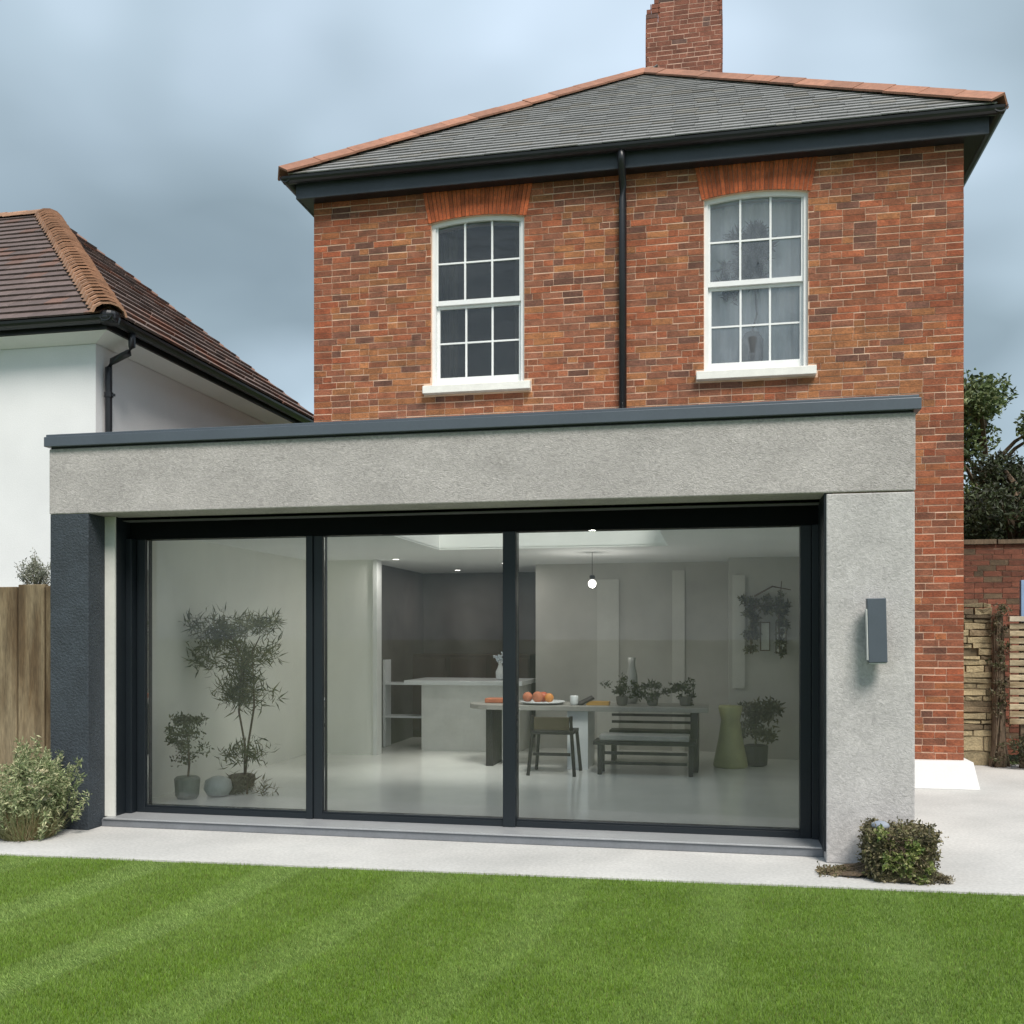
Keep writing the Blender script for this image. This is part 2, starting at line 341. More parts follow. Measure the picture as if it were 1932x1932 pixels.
# ------------------------------------------------------------------ main brick house
HX0, HX1, HY, HY1 = -4.48, 2.385, 10.6, 18.0
WT = 6.42                                                   # wall top
house = empty('brick_house', (-1.05, 10.6, 0), 'tall red brick house house with slate hip roof and chimney behind the concrete extension', 'house')
WINS = [(-2.58, .522), (.378, .522)]; ZB, ZS, ZC = 4.275, 6.052, 6.100
RA = (.522**2+(ZC-ZS)**2)/(2*(ZC-ZS)); ZO = ZC-RA
arch = lambda dx: ZO+math.sqrt(RA*RA-dx*dx)
def holes(z):
    r = []
    for xc, hw in WINS:
        if ZB <= z < ZS+.02: r.append((xc-hw, xc+hw))
        elif 4.155 <= z < ZB: r.append((xc-.605, xc+.605))
        elif ZS+.02 <= z < 6.42: q = hw+.02+(z-ZS)*.20; r.append((xc-q, xc+q))
    if z < 2.86: r.append((-9, 1.262))
    return r
wall = MB()
def wbox(x0, x1, z0, z1): wall.box(x0, x1, HY, HY+.30, z0, z1)
BZ = .27
wbox(HX0, 1.27, 2.60, 4.16); wbox(1.27, HX1, 0, 4.16)
xs = [HX0]
for xc, hw in WINS: xs += [xc-hw, xc+hw]
xs.append(HX1)
for i in range(0, 6, 2): wbox(xs[i], xs[i+1], 4.16, WT+.1)
for xc, hw in WINS:
    wbox(xc-hw, xc+hw, 4.16, 4.165)
    n = 12
    for i in range(n):
        a, b = xc-hw+2*hw*i/n, xc-hw+2*hw*(i+1)/n; za, zb = arch(a-xc), arch(b-xc)
        wall.add([(a,HY,za),(b,HY,zb),(b,HY,WT+.1),(a,HY,WT+.1),(a,HY+.3,za),(b,HY+.3,zb),(b,HY+.3,WT+.1),(a,HY+.3,WT+.1)],
                 [(0,1,2,3),(0,4,5,1),(7,6,5,4)])
wall.box(HX1-.3, HX1, HY+.3, HY1, 0, WT+.1); wall.box(HX0, HX0+.3, HY+.3, HY1, 2.46, WT+.1); wall.box(HX0, HX0+.3, 11.36, HY1, 0, 2.459); wall.box(HX0+.3, HX1-.3, HY1-.3, HY1, 0, WT+.1)
wallo = wall.build('wall', mortar, house)
fr = brick_face(HX0, HX1, BZ, WT+.06, HY, holes)
vis = [b for b in fr]
pieces('brick', vis, brick_o, brick_a, wallo, 215)
sideb = brick_face(HY+.012, HY1, BZ, WT, HX1, lambda z: [], 'y', 1) + brick_face(HY+.012, HY1, 0, WT, HX0, lambda z: [(-9, 11.42)] if z < 2.9 else [], 'y', -1)
pieces('brick', sideb, brick_o, brick_a, wallo, 0)
# arches of rubbed orange bricks
def arch_bricks(xc):
    a0 = math.asin(.535/RA); n = 26
    for i in range(n):
        t0 = -a0*1.03+2*a0*1.03*i/n+.0011; t1 = -a0*1.03+2*a0*1.03*(i+1)/n-.0011; tm = (t0+t1)/2
        r0 = RA+.002; r1 = .45*(RA+.312)+.55*(6.425-ZO)/math.cos(tm)+.004*math.sin(i*2.3)
        pr = .014+R.uniform(-.003, .004); b = MB(); c = R.uniform(.70, 1.2)
        pts = [(xc+r*math.sin(t), ZO+r*math.cos(t)) for r, t in ((r0, t0), (r0, t1), (r1, t1+.006*math.copysign(1, tm)*0), (r1, t0))]
        vs = [(p[0], HY-pr, p[1]) for p in pts]+[(p[0], HY+.1, p[1]) for p in pts]
        b.add(vs, [(0,1,2,3),(7,6,5,4),(1,0,4,5),(2,1,5,6),(3,2,6,7),(0,3,7,4)], (.44*c, .105*c, .036*c))
        b.build('arch_brick', brick_a, wallo)
for xc, hw in WINS: arch_bricks(xc)
# sash windows
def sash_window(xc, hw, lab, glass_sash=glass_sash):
    t = bpy.data.objects.new('sash_window', None); link(t, house, (xc, HY, ZB)); t['label'] = lab
    Yf = HY+.035
    f = MB(); f.box(xc-hw, xc-hw+.040, Yf+.002, Yf+.098, ZB, ZS-.005); f.box(xc+hw-.040, xc+hw, Yf+.002, Yf+.098, ZB, ZS-.005)
    n = 12
    for i in range(n):
        a, b = xc-hw+2*hw*i/n, xc-hw+2*hw*(i+1)/n
        za, zb = arch(a-xc), arch(b-xc)
        f.add([(a,Yf,za-.042),(b,Yf,zb-.042),(b,Yf,zb),(a,Yf,za),(a,Yf+.1,za-.042),(b,Yf+.1,zb-.042),(b,Yf+.1,zb),(a,Yf+.1,za)],
              [(0,1,2,3),(0,4,5,1),(7,6,5,4),(3,2,6,7)])
    f.build('frame', white_paint, t)
    zm = 5.185
    for (z0, z1, y, up) in ((zm-.028, ZC-.03, Yf+.022, 1), (ZB+.004, zm-.030, Yf+.058, 0)):
        s = MB(); xl, xr = xc-hw+.041, xc+hw-.041
        st = .022 if up else .034
        s.box(xl, xl+st, y, y+.036, z0, z1-(.03 if up else 0)); s.box(xr-st, xr, y, y+.036, z0, z1-(.03 if up else 0))
        s.box(xl+st, xr-st, y-.001, y+.037, z0, z0+(.052 if up else .085))
        if not up: s.box(xl+st, xr-st, y-.001, y+.037, z1-.03, z1)
        s.build('sash', white_paint, t)
        a, b = xl+st, xr-st; zz0 = z0+(.052 if up else .085); zz1 = (ZC-.05) if up else z1-.03
        zmid = zz0+(zz1-zz0)*.5-(.01 if up else 0)
        cx = [a, a+(b-a)/3, a+2*(b-a)/3, b]
        for k in (1, 2): MB().box(cx[k]-.0105, cx[k]+.0105, y+.003, y+.033, zz0, zz1).build('glazing_bar', white_paint, t)
        for k in range(3):
            MB().box(cx[k]+(.0105 if k else 0), cx[k+1]-(.0105 if k < 2 else 0), y+.005, y+.031, zmid-.009, zmid+.009).build('glazing_bar', white_paint, t)
            for (p, q) in ((zz0, zmid-.009), (zmid+.009, zz1)):
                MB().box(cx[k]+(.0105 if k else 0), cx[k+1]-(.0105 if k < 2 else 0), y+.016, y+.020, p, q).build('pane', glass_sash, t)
    s = MB()
    s.add([(xc-.60,HY-.085,4.160),(xc+.60,HY-.085,4.160),(xc+.60,HY+.1,4.160),(xc-.60,HY+.1,4.160),
           (xc-.60,HY-.085,4.245),(xc+.60,HY-.085,4.245),(xc+.60,HY+.1,4.277),(xc-.60,HY+.1,4.277)],
          [(3,2,1,0),(4,5,6,7),(0,1,5,4),(1,2,6,5),(2,3,7,6),(3,0,4,7)])
    s.build('sill', sill_m, t, bevel=.006)
    return t
w1 = sash_window(*WINS[0], 'sash window over dark room, left of the downpipe')
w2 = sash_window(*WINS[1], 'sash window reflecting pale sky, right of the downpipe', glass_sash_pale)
# rooms behind the sash windows
rm = MB()
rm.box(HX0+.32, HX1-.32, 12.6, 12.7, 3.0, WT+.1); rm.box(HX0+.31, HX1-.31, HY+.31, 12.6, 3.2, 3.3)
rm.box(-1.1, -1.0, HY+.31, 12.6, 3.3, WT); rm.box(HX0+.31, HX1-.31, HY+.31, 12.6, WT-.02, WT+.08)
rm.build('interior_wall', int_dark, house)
# roof
OV = .27; GZ = 6.60; EX0, EX1, EY0, EY1 = HX0-.245, HX1+.295, HY-OV, HY1+OV
APX, APY, APZ = -1.0, 14.05, 9.36
rise = (APZ-GZ)/(APY-EY0)
A = Vector((APX, APY, APZ)); AB = Vector((APX, 14.6, APZ))
rb = MB()
rb.add([(EX0,EY0,GZ),(EX1,EY0,GZ),(EX1,EY1,GZ),(EX0,EY1,GZ),tuple(A),tuple(AB),(EX0,EY0,GZ-.03),(EX1,EY0,GZ-.03),(EX1,EY1,GZ-.03),(EX0,EY1,GZ-.03)],
       [(0,1,4),(1,2,5,4),(2,3,5),(3,0,4,5),(0,6,7,1),(1,7,8,2),(2,8,9,3),(3,9,6,0),(9,8,7,6)], (.10, .11, .12))
roof = rb.build('roof', slate_a, house)
def slope_field(e0, e1, ap0, ap1, expo, wid, thick, colf, jit=.004, lift=.0):
    """tiles on the trapezoid e0-e1 (eave) ap0-ap1 (top)"""
    e0, e1, ap0, ap1 = map(Vector, (e0, e1, ap0, ap1)); ex_ = (e1-e0).normalized()
    up = (ap0-e0); up = (up-ex_*up.dot(ex_)); H_ = up.length; up.normalize(); nrm = ex_.cross(up).normalized()
    if nrm.z < 0: nrm = -nrm
    aL = (ap0-e0).dot(ex_); aR = (ap1-e0).dot(ex_); LL = (e1-e0).length
    tilt = thick*1.15/expo; it = []; rows = int(H_/expo); rot = Matrix((ex_, up, nrm)).transposed().to_4x4()
    for r in range(rows+1):
        s = r*expo; f = min(1, (s+expo*.5)/H_); l0 = aL*f; r0 = LL+(aR-LL)*f
        x = l0 - (wid/2 if r % 2 else 0) - R.uniform(0, wid*.3)
        while x < r0:
            a, b = max(x, l0), min(x+wid, r0)
            if b-a > wid*.15:
                p = e0+ex_*((a+b)/2)+up*(s+expo*.55+R.uniform(-jit, jit))+nrm*(thick*.9+lift+R.uniform(0, .0025))
                M = Matrix.Translation(p) @ rot @ Matrix.Rotation(-tilt, 4, 'X') @ Matrix.Rotation(R.uniform(-.012, .012), 4, 'Z') @ Matrix.Diagonal(((b-a)-.0025, expo*1.28, thick, 1))
                it.append((M, colf()))
            x += wid
    return it
def slatec():
    v = R.uniform(.84, 1.14); return (.205*v, .203*v, .198*v) if R.random() < .8 else (.200*v, .190*v, .172*v)
sf = slope_field((EX0,EY0-.01,GZ), (EX1,EY0-.01,GZ), A, A, .150, .25, .012, slatec, .010)
pieces('slate', sf, slate_o, slate_a, roof, 300)
sf = slope_field((EX1,EY0,GZ), (EX1,EY1,GZ), A, AB, .185, .27, .011, slatec) + slope_field((EX0,EY1,GZ), (EX0,EY0,GZ), AB, A, .185, .27, .011, slatec)
pieces('slate', sf, slate_o, slate_a, roof, 0)
# terracotta hip tiles
def vee(wd, dp, th, ln, nseg=0):
    if not nseg: pr = [(-wd, -dp), (0, 0), (wd, -dp), (wd-.006, -dp-th), (0, -th*1.3), (-wd+.006, -dp-th)]
    else:
        up_ = [(-wd*math.cos(PI*i/nseg), -dp+dp*math.sin(PI*i/nseg)) for i in range(nseg+1)]
        lo_ = [((wd-th)*math.cos(PI*i/nseg), -dp+(dp-th)*math.sin(PI*i/nseg)) for i in range(nseg+1)]; pr = up_+lo_
    n = len(pr); V = np.array([(p[0], 0., p[1]) for p in pr]+[(p[0], ln, p[1]) for p in pr])
    h = n//2; F = []
    for i in range(n): F.append((i, n+i, n+(i+1) % n, (i+1) % n))
    for i in range(h-1):
        F.append((i, i+1, n-2-i, n-1-i)); F.append((n+i+1, n+i, 2*n-1-i, 2*n-2-i))
    return V, np.array(F)
def hip_line(name, p0, p1, tmpl, step, lift, colf, parent, cap, slant=.02):
    p0, p1 = Vector(p0), Vector(p1); d = (p1-p0); Ln = d.length; d.normalize(); sd = d.cross(Vector((0, 0, 1))).normalized(); up = sd.cross(d)
    rot = Matrix((sd, d, up)).transposed().to_4x4(); it = []
    nn_ = max(1, round(Ln/step)); step = Ln/nn_
    for i in range(nn_):
        M = Matrix.Translation(p0+d*(i*step)+up*(lift+R.uniform(-.004, .004))+sd*R.uniform(-.004, .004)) @ rot @ Matrix.Rotation(-slant, 4, 'X') @ Matrix.Rotation(R.uniform(-.012, .012), 4, 'Z')
        it.append((M, colf()))
    pieces(name, it, clay_o, clay_a, parent, cap, tmpl)
def tcol():
    v = R.uniform(.78, 1.15); return (.31*v, .145*v, .090*v)
T1 = vee(.14, .095, .02, .47)
hip_line('hip_tile', (EX0-.015,EY0-.015,GZ+.03), A+Vector((0, 0, .02)), T1, .45, .085, tcol, roof, 99, slant=.010)
hip_line('hip_tile', (EX1-.02,EY0+.0,GZ+.03), A+Vector((0, 0, .02)), T1, .45, .085, tcol, roof, 99, slant=.010)
hip_line('hip_tile', (EX0,EY1,GZ+.03), AB+Vector((0, 0, .02)), T1, .45, .085, tcol, roof, 99, slant=.010)
hip_line('hip_tile', (EX1,EY1,GZ+.03), AB+Vector((0, 0, .02)), T1, .45, .085, tcol, roof, 99, slant=.010)
# soffit, fascia, gutters
fb = MB()
fb.box(EX0+.10, EX1-.10, EY0+.10, EY0+.125, 6.385, 6.575); fb.box(EX0+.10, EX0+.125, EY0+.126, EY1-.1, 6.385, 6.575); fb.box(EX1-.125, EX1-.10, EY0+.126, EY1-.1, 6.385, 6.575)
fb.build('fascia', fascia_m, house, bevel=.004)
sb = MB(); sb.box(EX0+.126, EX1-.126, EY0+.126, HY+.02, 6.39, 6.40); sb.box(EX0+.126, HX0+.02, HY+.021, EY1-.1, 6.39, 6.40); sb.box(HX1-.02, EX1-.126, HY+.021, EY1-.1, 6.39, 6.40)
sb.build('soffit', black_pl, house)
def gutter(p0, p1, out_, m=black_pl, rr=.062, parent=house, zt=GZ-.012):
    p0, p1 = Vector(p0), Vector(p1); d = (p1-p0).normalized(); o_ = Vector(out_); b = MB()
    pr = [(rr*1.12*math.cos(PI*i/8), -rr*math.sin(PI*i/8)) for i in range(9)]; pi_ = [(q[0]*.86, q[1]*.86+.002) for q in reversed(pr)]
    prof = pr+pi_; prof = [(1.0*q[0], q[1]) for q in prof]; n = len(prof)
    vs = [tuple(p+o_*q[0]+Vector((0, 0, zt+q[1]))) for p in (p0, p1) for q in prof]
    fs = [(i, (i+1) % n, n+(i+1) % n, n+i) for i in range(n)]
    for i in range(8): fs += [(i+1, i, n-1-i, n-2-i), (n+i, n+i+1, 2*n-2-i, 2*n-1-i)]
    b.add(vs, fs); return b.build('gutter', m, parent)
gutter((EX0-.01, EY0+.028, 0), (EX1+.01, EY0+.028, 0), (0, -1, 0)); gutter((EX1-.028, EY0-.03, 0), (EX1-.028, EY1, 0), (1, 0, 0)); gutter((EX0+.028, EY0-.03, 0), (EX0+.028, EY1, 0), (-1, 0, 0))
dp = MB(); dx_ = -.985
dp.tube([(dx_, EY0+.03, 6.56), (dx_, EY0+.035, 6.44), (dx_, EY0+.10, 6.36), (dx_, HY-.065, 6.25), (dx_, HY-.065, 6.1), (dx_, HY-.065, 2.9)], .040, 12)
dpo = dp.build('downpipe', black_pl, house, smooth=True)
# plinth
pb = MB(); pb.add([(1.27,HY-.20,0),(HX1+.11,HY-.20,0),(HX1+.11,HY1,0),(1.27,HY1,0),(1.27,HY-.14,.265),(HX1+.06,HY-.14,.265),(HX1+.06,HY1,.265),(1.27,HY1,.265)],
       [(3,2,1,0),(4,5,6,7),(0,1,5,4),(1,2,6,5),(2,3,7,6),(3,0,4,7)])
pb.build('plinth', plinth_m, house, bevel=.006)
# chimney
CY = 14.75
ch_mortar = mat('pale_chimney_mortar', (.60, .40, .31, 1), .95, .2, 4)
ch = MB(); cxa, cxb = -1.035, .055
ch.box(cxa+.01, cxb-.01, CY+.0005, CY+.60, 7.9, 10.5); ch.box(cxa+.20, cxb-.07, CY+.0005, CY+.58, 10.5, 10.83)
cho = ch.build('chimney', ch_mortar, house)
def chcol(x, z, e=0.):
    v = R.uniform(.72, 1.15); return (.215*v, .078*v, .048*v) if R.random() < .85 else (.13*v, .07*v, .055*v)
cf = []
def chx(z):
    t = (z-9.2)/1.8; return (-.015*math.sin(max(0, t)*PI)*1.0 + max(0, (z-10.66))*.75, .015*math.sin(max(0, t)*PI) - max(0, z-10.6)*.12)
cit = brick_face(cxa-.03, cxb+.03, 8.95, 10.86, CY, lambda z: [(-9, cxa+chx(z)[0]), (cxb+chx(z)[1], 9)], colf=chcol, prot=.002)
pieces('brick', cit, brick_o, brick_a, cho, 85)
sit = brick_face(CY+.012, CY+.61, 8.3, 10.85, cxb, lambda z: [], 'y', 1, chcol)+brick_face(CY+.012, CY+.61, 8.3, 10.6, cxa, lambda z: [], 'y', -1, chcol)
pieces('brick', sit, brick_o, brick_a, cho, 0)
fl = MB(); fl.box(cxa+.20, cxb-.08, CY+.06, CY+.55, 10.831, 10.87); fl.build('mortar_flaunching', mortar, cho)
MB().lathe([(.13, 0), (.105, .06), (.10, .5), (.12, .52), (.12, .56), (.09, .56)], (-.83, CY+.3, 10.86), 18).build('chimney_pot', mat('buff_clay', (.22, .16, .12, 1), .85, .2, 8), cho)
MB().tube([(-.23, CY+.1, 10.79), (-.215, CY+.1, 10.93), (-.205, CY+.1, 12.0)], .012, 6).box(-.255, -.205, CY+.07, CY+.12, 10.78, 10.86).build('aerial_bracket', black_pl, cho)

# ------------------------------------------------------------------ concrete extension
ext = empty('house_extension', (-1.9, 6.87, 0), 'flat roofed concrete extension with wide dark framed glazing on the back of the brick house', 'extension')
FX0, FX1, FY = -5.10, 1.256, 6.87
ZL, ZT = 2.447, 2.955
MB().box(FX0, FX1, FY, FY+.32, ZL, ZT).build('lintel_beam', conc, ext, bevel=.008)
MB().box(.70, FX1-.004, FY+.003, FY+.60, 0, ZL-.008).build('concrete_pillar', conc_leg, ext, bevel=.008)
MB().box(.74, FX1-.05, FY+.03, FY+.5, ZL-.008, ZL).build('joint_filler', mortar, ext)
MB().box(FX0+.006, -4.762, FY+.004, 7.09, 0, ZL-.001).build('navy_pillar', navy_r, ext, bevel=.006)
MB().box(-4.79, -4.678, 7.091, 7.11, .072, ZL-.002).build('cream_reveal', cream, ext)
cp = MB()
cp.box(FX0-.022, FX1+.030, FY-.035, FY+.36, ZT+.012, ZT+.088)
cp.build('coping', coping_m, ext, bevel=.004)
MB().box(FX0-.012, FX1+.018, FY-.022, FY+.35, ZT+.0885, ZT+.108).build('coping_cap', coping_m, ext, bevel=.003)
MB().box(FX0+.01, FX1-.01, FY+.012, FY+.34, ZT-.001, ZT+.012).build('shadow_gap_strip', black_pl, ext)
# roof deck with rooflight hole
SX0, SX1, SY0, SY1, CZ = -2.86, -.49, 7.62, 10.05, 2.40
rd = MB()
rd.box(FX0+.1, -4.1, 7.2, HY, CZ+.02, 2.90); rd.box(-4.1, -3.2, 7.2, 7.55, CZ+.02, 2.90); rd.box(-4.1, -3.2, 8.35, HY, CZ+.02, 2.90); rd.box(-3.2, SX0, 7.2, HY, CZ+.02, 2.90); rd.box(SX1, FX1-.1, 7.2, HY, CZ+.02, 2.90); rd.box(SX0, SX1, 7.2, SY0, CZ+.02, 2.90); rd.box(SX0, SX1, SY1, HY, CZ+.02, 2.90)
rd.build('flat_roof', mat('roof_membrane', (.12, .12, .13, 1), .8), ext)
cl = MB()
cl.box(-4.86, -4.1, 7.33, 13.9, CZ, CZ+.018); cl.box(-4.1, -3.2, 7.33, 7.55, CZ, CZ+.018); cl.box(-4.1, -3.2, 8.35, 13.9, CZ, CZ+.018); cl.box(-3.2, SX0, 7.33, 13.9, CZ, CZ+.018); cl.box(SX1, 1.15, 7.33, 13.9, CZ, CZ+.018); cl.box(SX0, SX1, 7.33, SY0, CZ, CZ+.018); cl.box(SX0, SX1, SY1, 13.9, CZ, CZ+.018)
cl.box(SX0-.01, SX0+.004, SY0, SY1, CZ+.0185, 2.97); cl.box(SX1-.004, SX1+.01, SY0, SY1, CZ+.0185, 2.97); cl.box(SX0+.004, SX1-.004, SY0-.01, SY0+.004, CZ+.0185, 2.97); cl.box(SX0+.004, SX1-.004, SY1-.004, SY1+.01, CZ+.0185, 2.97)
cl.build('ceiling', mat('ceiling_white', (.80, .81, .80, 1), .9, .04, 1.2, .02, 50, .03), ext)
rl = MB(); rl.box(SX0-.03, SX0+.02, SY0-.03, SY1+.03, 2.971, 3.0); rl.box(SX1-.02, SX1+.03, SY0-.03, SY1+.03, 2.971, 3.0)
rlo = rl.build('rooflight', frame_m, ext)
MB().box(SX0+.021, SX1-.021, SY0-.03, SY1+.03, 2.975, 2.990).build('pane', glass_sky, rlo)
rl = MB(); rl.box(-4.13, -4.08, 7.52, 8.38, 2.971, 3.0); rl.box(-3.22, -3.17, 7.52, 8.38, 2.971, 3.0); rlo = rl.build('rooflight', frame_m, ext)  # extra rooflight, out of view, added to brighten the room below
MB().box(-4.079, -3.221, 7.52, 8.38, 2.975, 2.99).build('pane', glass_sky, rlo)
# side walls of the extension
sw = MB(); sw.box(FX0+.02, -4.86, 7.09, 11.4, 0, 2.9); sw.build('side_wall', render_w, ext)
MB().box(1.12, FX1-.006, FY+.601, 10.6, 0, 2.954).build('side_wall', conc_leg, ext)
# threshold step
st = MB(); st.box(-4.76, .699, 7.04, 7.46, .001, .058); st.build('threshold_step', step_m, ext, bevel=.004)
MB().box(-4.74, .690, 7.028, 7.40, .059, .071).build('threshold_lip', mat('brushed_metal_lip', (.40, .41, .42, 1), .4, .05, 5, metal=.4), ext, bevel=.002)
# glazing
GY = 7.30
gw = bpy.data.objects.new('sliding_glazing', None); link(gw, ext, (-2, GY, .07))
def XG(u, Y=GY): return PY(u, 1200, Y).x
xa, xb1, xb2, xc1, xc2, xd = XG(272), XG(577), XG(607), XG(949), XG(973), XG(1510)
zg0, zg1 = .108+.02, 2.283
MB().box(-4.677, .699, GY, GY+.14, zg1, ZL-.001).build('head_frame', soffit_m, gw, bevel=.003)
MB().box(-4.80, -4.678, 7.1105, GY+.15, .072, ZL-.003).box(-4.6775, XG(256), GY-.06, GY+.15, .072, zg1-.001).build('jamb_panel', frame_m, gw, bevel=.003)
MB().box(XG(257), xa, GY+.01, GY+.12, .072, zg1-.001).build('stile', frame_m, gw, bevel=.003)
MB().box(xb1, xb1+.055, GY, GY+.12, .072, zg1-.001).build('mullion', frame_m, gw, bevel=.003)
MB().box(xb1+.057, xb2, GY+.015, GY+.12, .072, zg1-.001).build('mullion', frame_m, gw, bevel=.003)
MB().box(xc1, xc2, GY-.01, GY+.12, .072, zg1-.001).build('mullion', frame_m, gw, bevel=.003)
MB().box(xd, xd+.075, GY+.005, GY+.12, .072, zg1-.001).build('stile', frame_m, gw, bevel=.003)
MB().box(xd+.077, .699, GY-.02, GY+.14, .072, zg1-.001).build('jamb_panel', frame_m, gw, bevel=.003)
for (p, q) in ((xa+.001, xb1-.001), (xb2+.001, xc1-.001), (xc2+.001, xd-.001)):
    MB().box(p, q, GY+.01, GY+.12, .072, zg0-.012).box(p, q, GY+.022, GY+.10, zg0-.0115, zg0).build('bottom_rail', frame_m, gw, bevel=.002)
    MB().box(p, q, GY+.05, GY+.058, zg0+.0005, zg1-.001).build('pane', glass_big, gw)
# right reveal lining
MB().box(.688, .6985, FY+.02, GY-.021, .072, ZL-.002).build('reveal_lining', frame_m, ext)
MB().box(-4.75, .687, FY+.33, GY, ZL-.02, ZL-.001).build('soffit_lining', soffit_m, ext)
# interior shell
FZ = .095
ish = MB()
ish.box(-4.86, -4.80, 7.46, 11.25, FZ, CZ)                     # left wall
ish.box(-4.80, -3.985, 11.2, 11.32, FZ, CZ)                    # nib wall beside the opening
ish.box(1.05, 1.118, 7.46, 14, FZ, CZ)                         # right wall
ish.build('interior_wall', int_wall, ext)
ib = MB(); ib.box(-2.25, .12, 12.35, 12.5, FZ, CZ); ib.box(.12, 1.05, 11.75, 12.5, FZ, CZ)
ib.build('interior_wall', int_grey, ext)
MB().box(-4.9, -2.24, 13.8, 14.0, FZ, CZ).box(-4.175, -4.155, 11.33, 13.8, FZ, CZ).build('interior_wall', int_dark, ext)
pil_m = mat('pale_pilaster', (.56, .55, .52, 1), .9, .1, 2)
for q in ((-1.47, -1.20, 12.32, 12.35, FZ, 2.2), (-.55, -.40, 12.32, 12.35, FZ, 2.3), (.16, .30, 11.72, 11.75, .9, 2.2)): MB().box(*q).build('wall_pilaster', pil_m, ext)
MB().box(-3.984, -3.935, 11.17, 11.34, FZ, CZ).build('door_casing', white_paint, ext)
MB().box(-4.86, 1.12, 7.441, 14.0, .02, FZ).build('floor', int_floor, ext)

# ------------------------------------------------------------------ wall lamp
lx0, lx1 = .945, 1.062
lamp = empty('wall_lamp', (1.0, FY, 1.53), 'slim dark grey rectangular up and down wall light on the pale concrete pillar', 'wall light')
M_ = Matrix.Translation((1.0, FY-.10, 1.536)) @ Matrix.Rotation(rad(-1.4), 4, 'Y')
MB().box(-.058, .058, -.035, .035, -.208, .208, M_).build('lamp_body', lamp_m, lamp, bevel=.005)
MB().box(-.045, .045, .0355, .098, -.15, .15, M_).build('back_plate', lamp_m, lamp, bevel=.003)
MB().box(-.048, .048, -.026, .026, -.214, -.2085, M_).build('diffuser', lamp_gl, lamp)
MB().box(-.0625, -.0585, -.030, .032, -.19, .14, M_).build('side_trim', lamp_gl, lamp)

# ------------------------------------------------------------------ neighbour's white house
nb = empty('white_house', (-10, 10.8, 0), 'white rendered house with brown tiled hip roof to the left of the brick house', 'house')
NX, NY, NGX, NGY, NZ = -7.38, 10.8, -7.0, 10.5, 5.27
NX1, NGY2 = -16.0, 17.1
nwb = MB(); nwb.box(NX1, NX, NY, NGY2-.35, 0, 5.16); nwb.build('wall', render_w, nb)
NA = Vector((-10.25, 13.78, 8.08)); NA2 = Vector((-14, 13.78, 8.08))
rb = MB(); rb.add([(NX1-.3,NGY,NZ),(NGX,NGY,NZ),(NGX,NGY2,NZ),(NX1-.3,NGY2,NZ),tuple(NA2),tuple(NA),(NX1-.3,NGY,NZ-.03),(NGX,NGY,NZ-.03),(NGX,NGY2,NZ-.03),(NX1-.3,NGY2,NZ-.03)],
       [(0,1,5,4),(1,2,5),(2,3,4,5),(3,0,4),(0,6,7,1),(1,7,8,2),(2,8,9,3),(3,9,6,0),(9,8,7,6)], (.06, .045, .04))
nroof = rb.build('roof', clay_a, nb)
def ncol():
    v = R.uniform(.82, 1.14); return (.118*v, .084*v, .076*v) if R.random() < .88 else (.14*v, .078*v, .060*v)
def ncol2():
    v = R.uniform(.65, 1.25); return (.150*v, .105*v, .090*v) if R.random() < .7 else (.175*v, .082*v, .055*v)
nf = slope_field((-13.5,NGY-.03,NZ), (NGX,NGY-.03,NZ), (-13.5, 13.78, 8.08), NA, .20, .25, .020, ncol, .003)
ns = slope_field((NGX+.03,NGY,NZ), (NGX+.03,NGY2,NZ), NA, NA, .26, .3, .032, ncol2, .012)
pieces('roof_tile', nf+ns, clay_o, clay_a, nroof, 300)
def bcol():
    v = R.uniform(.75, 1.2); return (.33*v, .185*v, .115*v)
T2 = vee(.20, .15, .025, .20, 6); T3 = vee(.13, .10, .02, .40, 6)
hip_line('bonnet_tile', (NGX+.02,NGY-.02,NZ+.02), NA, T2, .15, .13, bcol, nroof, 99, slant=.27)
hip_line('ridge_tile', NA+Vector((.05, 0, 0)), (-13.5, 13.78, 8.09), T3, .38, .085, bcol, nroof, 99)
def bcol2():
    v = R.uniform(.7, 1.1); return (.22*v, .12*v, .085*v)
hip_line('hip_tile', (NGX,NGY2,NZ+.02), NA, vee(.10, .07, .02, .34, 6), .32, .05, bcol2, nroof, 99, slant=.05)
sf_ = MB(); sf_.box(NX1, NGX-.08, NGY+.08, NGY+.10, NZ-.13, NZ-.032); sf_.box(NGX-.10, NGX-.08, NGY+.101, NGY2, NZ-.13, NZ-.032); sf_.build('fascia', black_pl, nb)
sf_ = MB()
sf_.add([(NX1,NGY+.105,5.135),(NGX-.105,NGY+.105,5.135),(NX+.01,NY-.01,5.04),(NX1,NY-.01,5.04),(NX1,NY+.02,5.0),(NX+.03,NY-.03,5.16),(NX1,NY,5.16)],[(0,1,2,3)])
sf_.add([(NGX-.105,NGY+.105,5.135),(NGX-.105,NGY2,5.135),(NX+.01,NGY2,5.04),(NX+.01,NY-.01,5.04)],[(0,1,2,3)])
sf_.build('soffit', render_w, nb)
def ngut(p0, p1, o_): g = gutter(p0, p1, o_, black_pl, .075, nb, NZ-.02); return g
ngut((NX1, NGY-.01, 0), (NGX+.10, NGY-.01, 0), (0, -1, 0)); ngut((NGX+.01, NGY-.09, 0), (NGX+.01, NGY2, 0), (1, 0, 0))
MB().lathe([(.10, 0), (.115, .05), (.115, .10), (.10, .13)], (NGX+.0, NGY+.02, NZ-.10), 14).build('gutter_corner', black_pl, nb)
d = MB(); wx = NX+.075
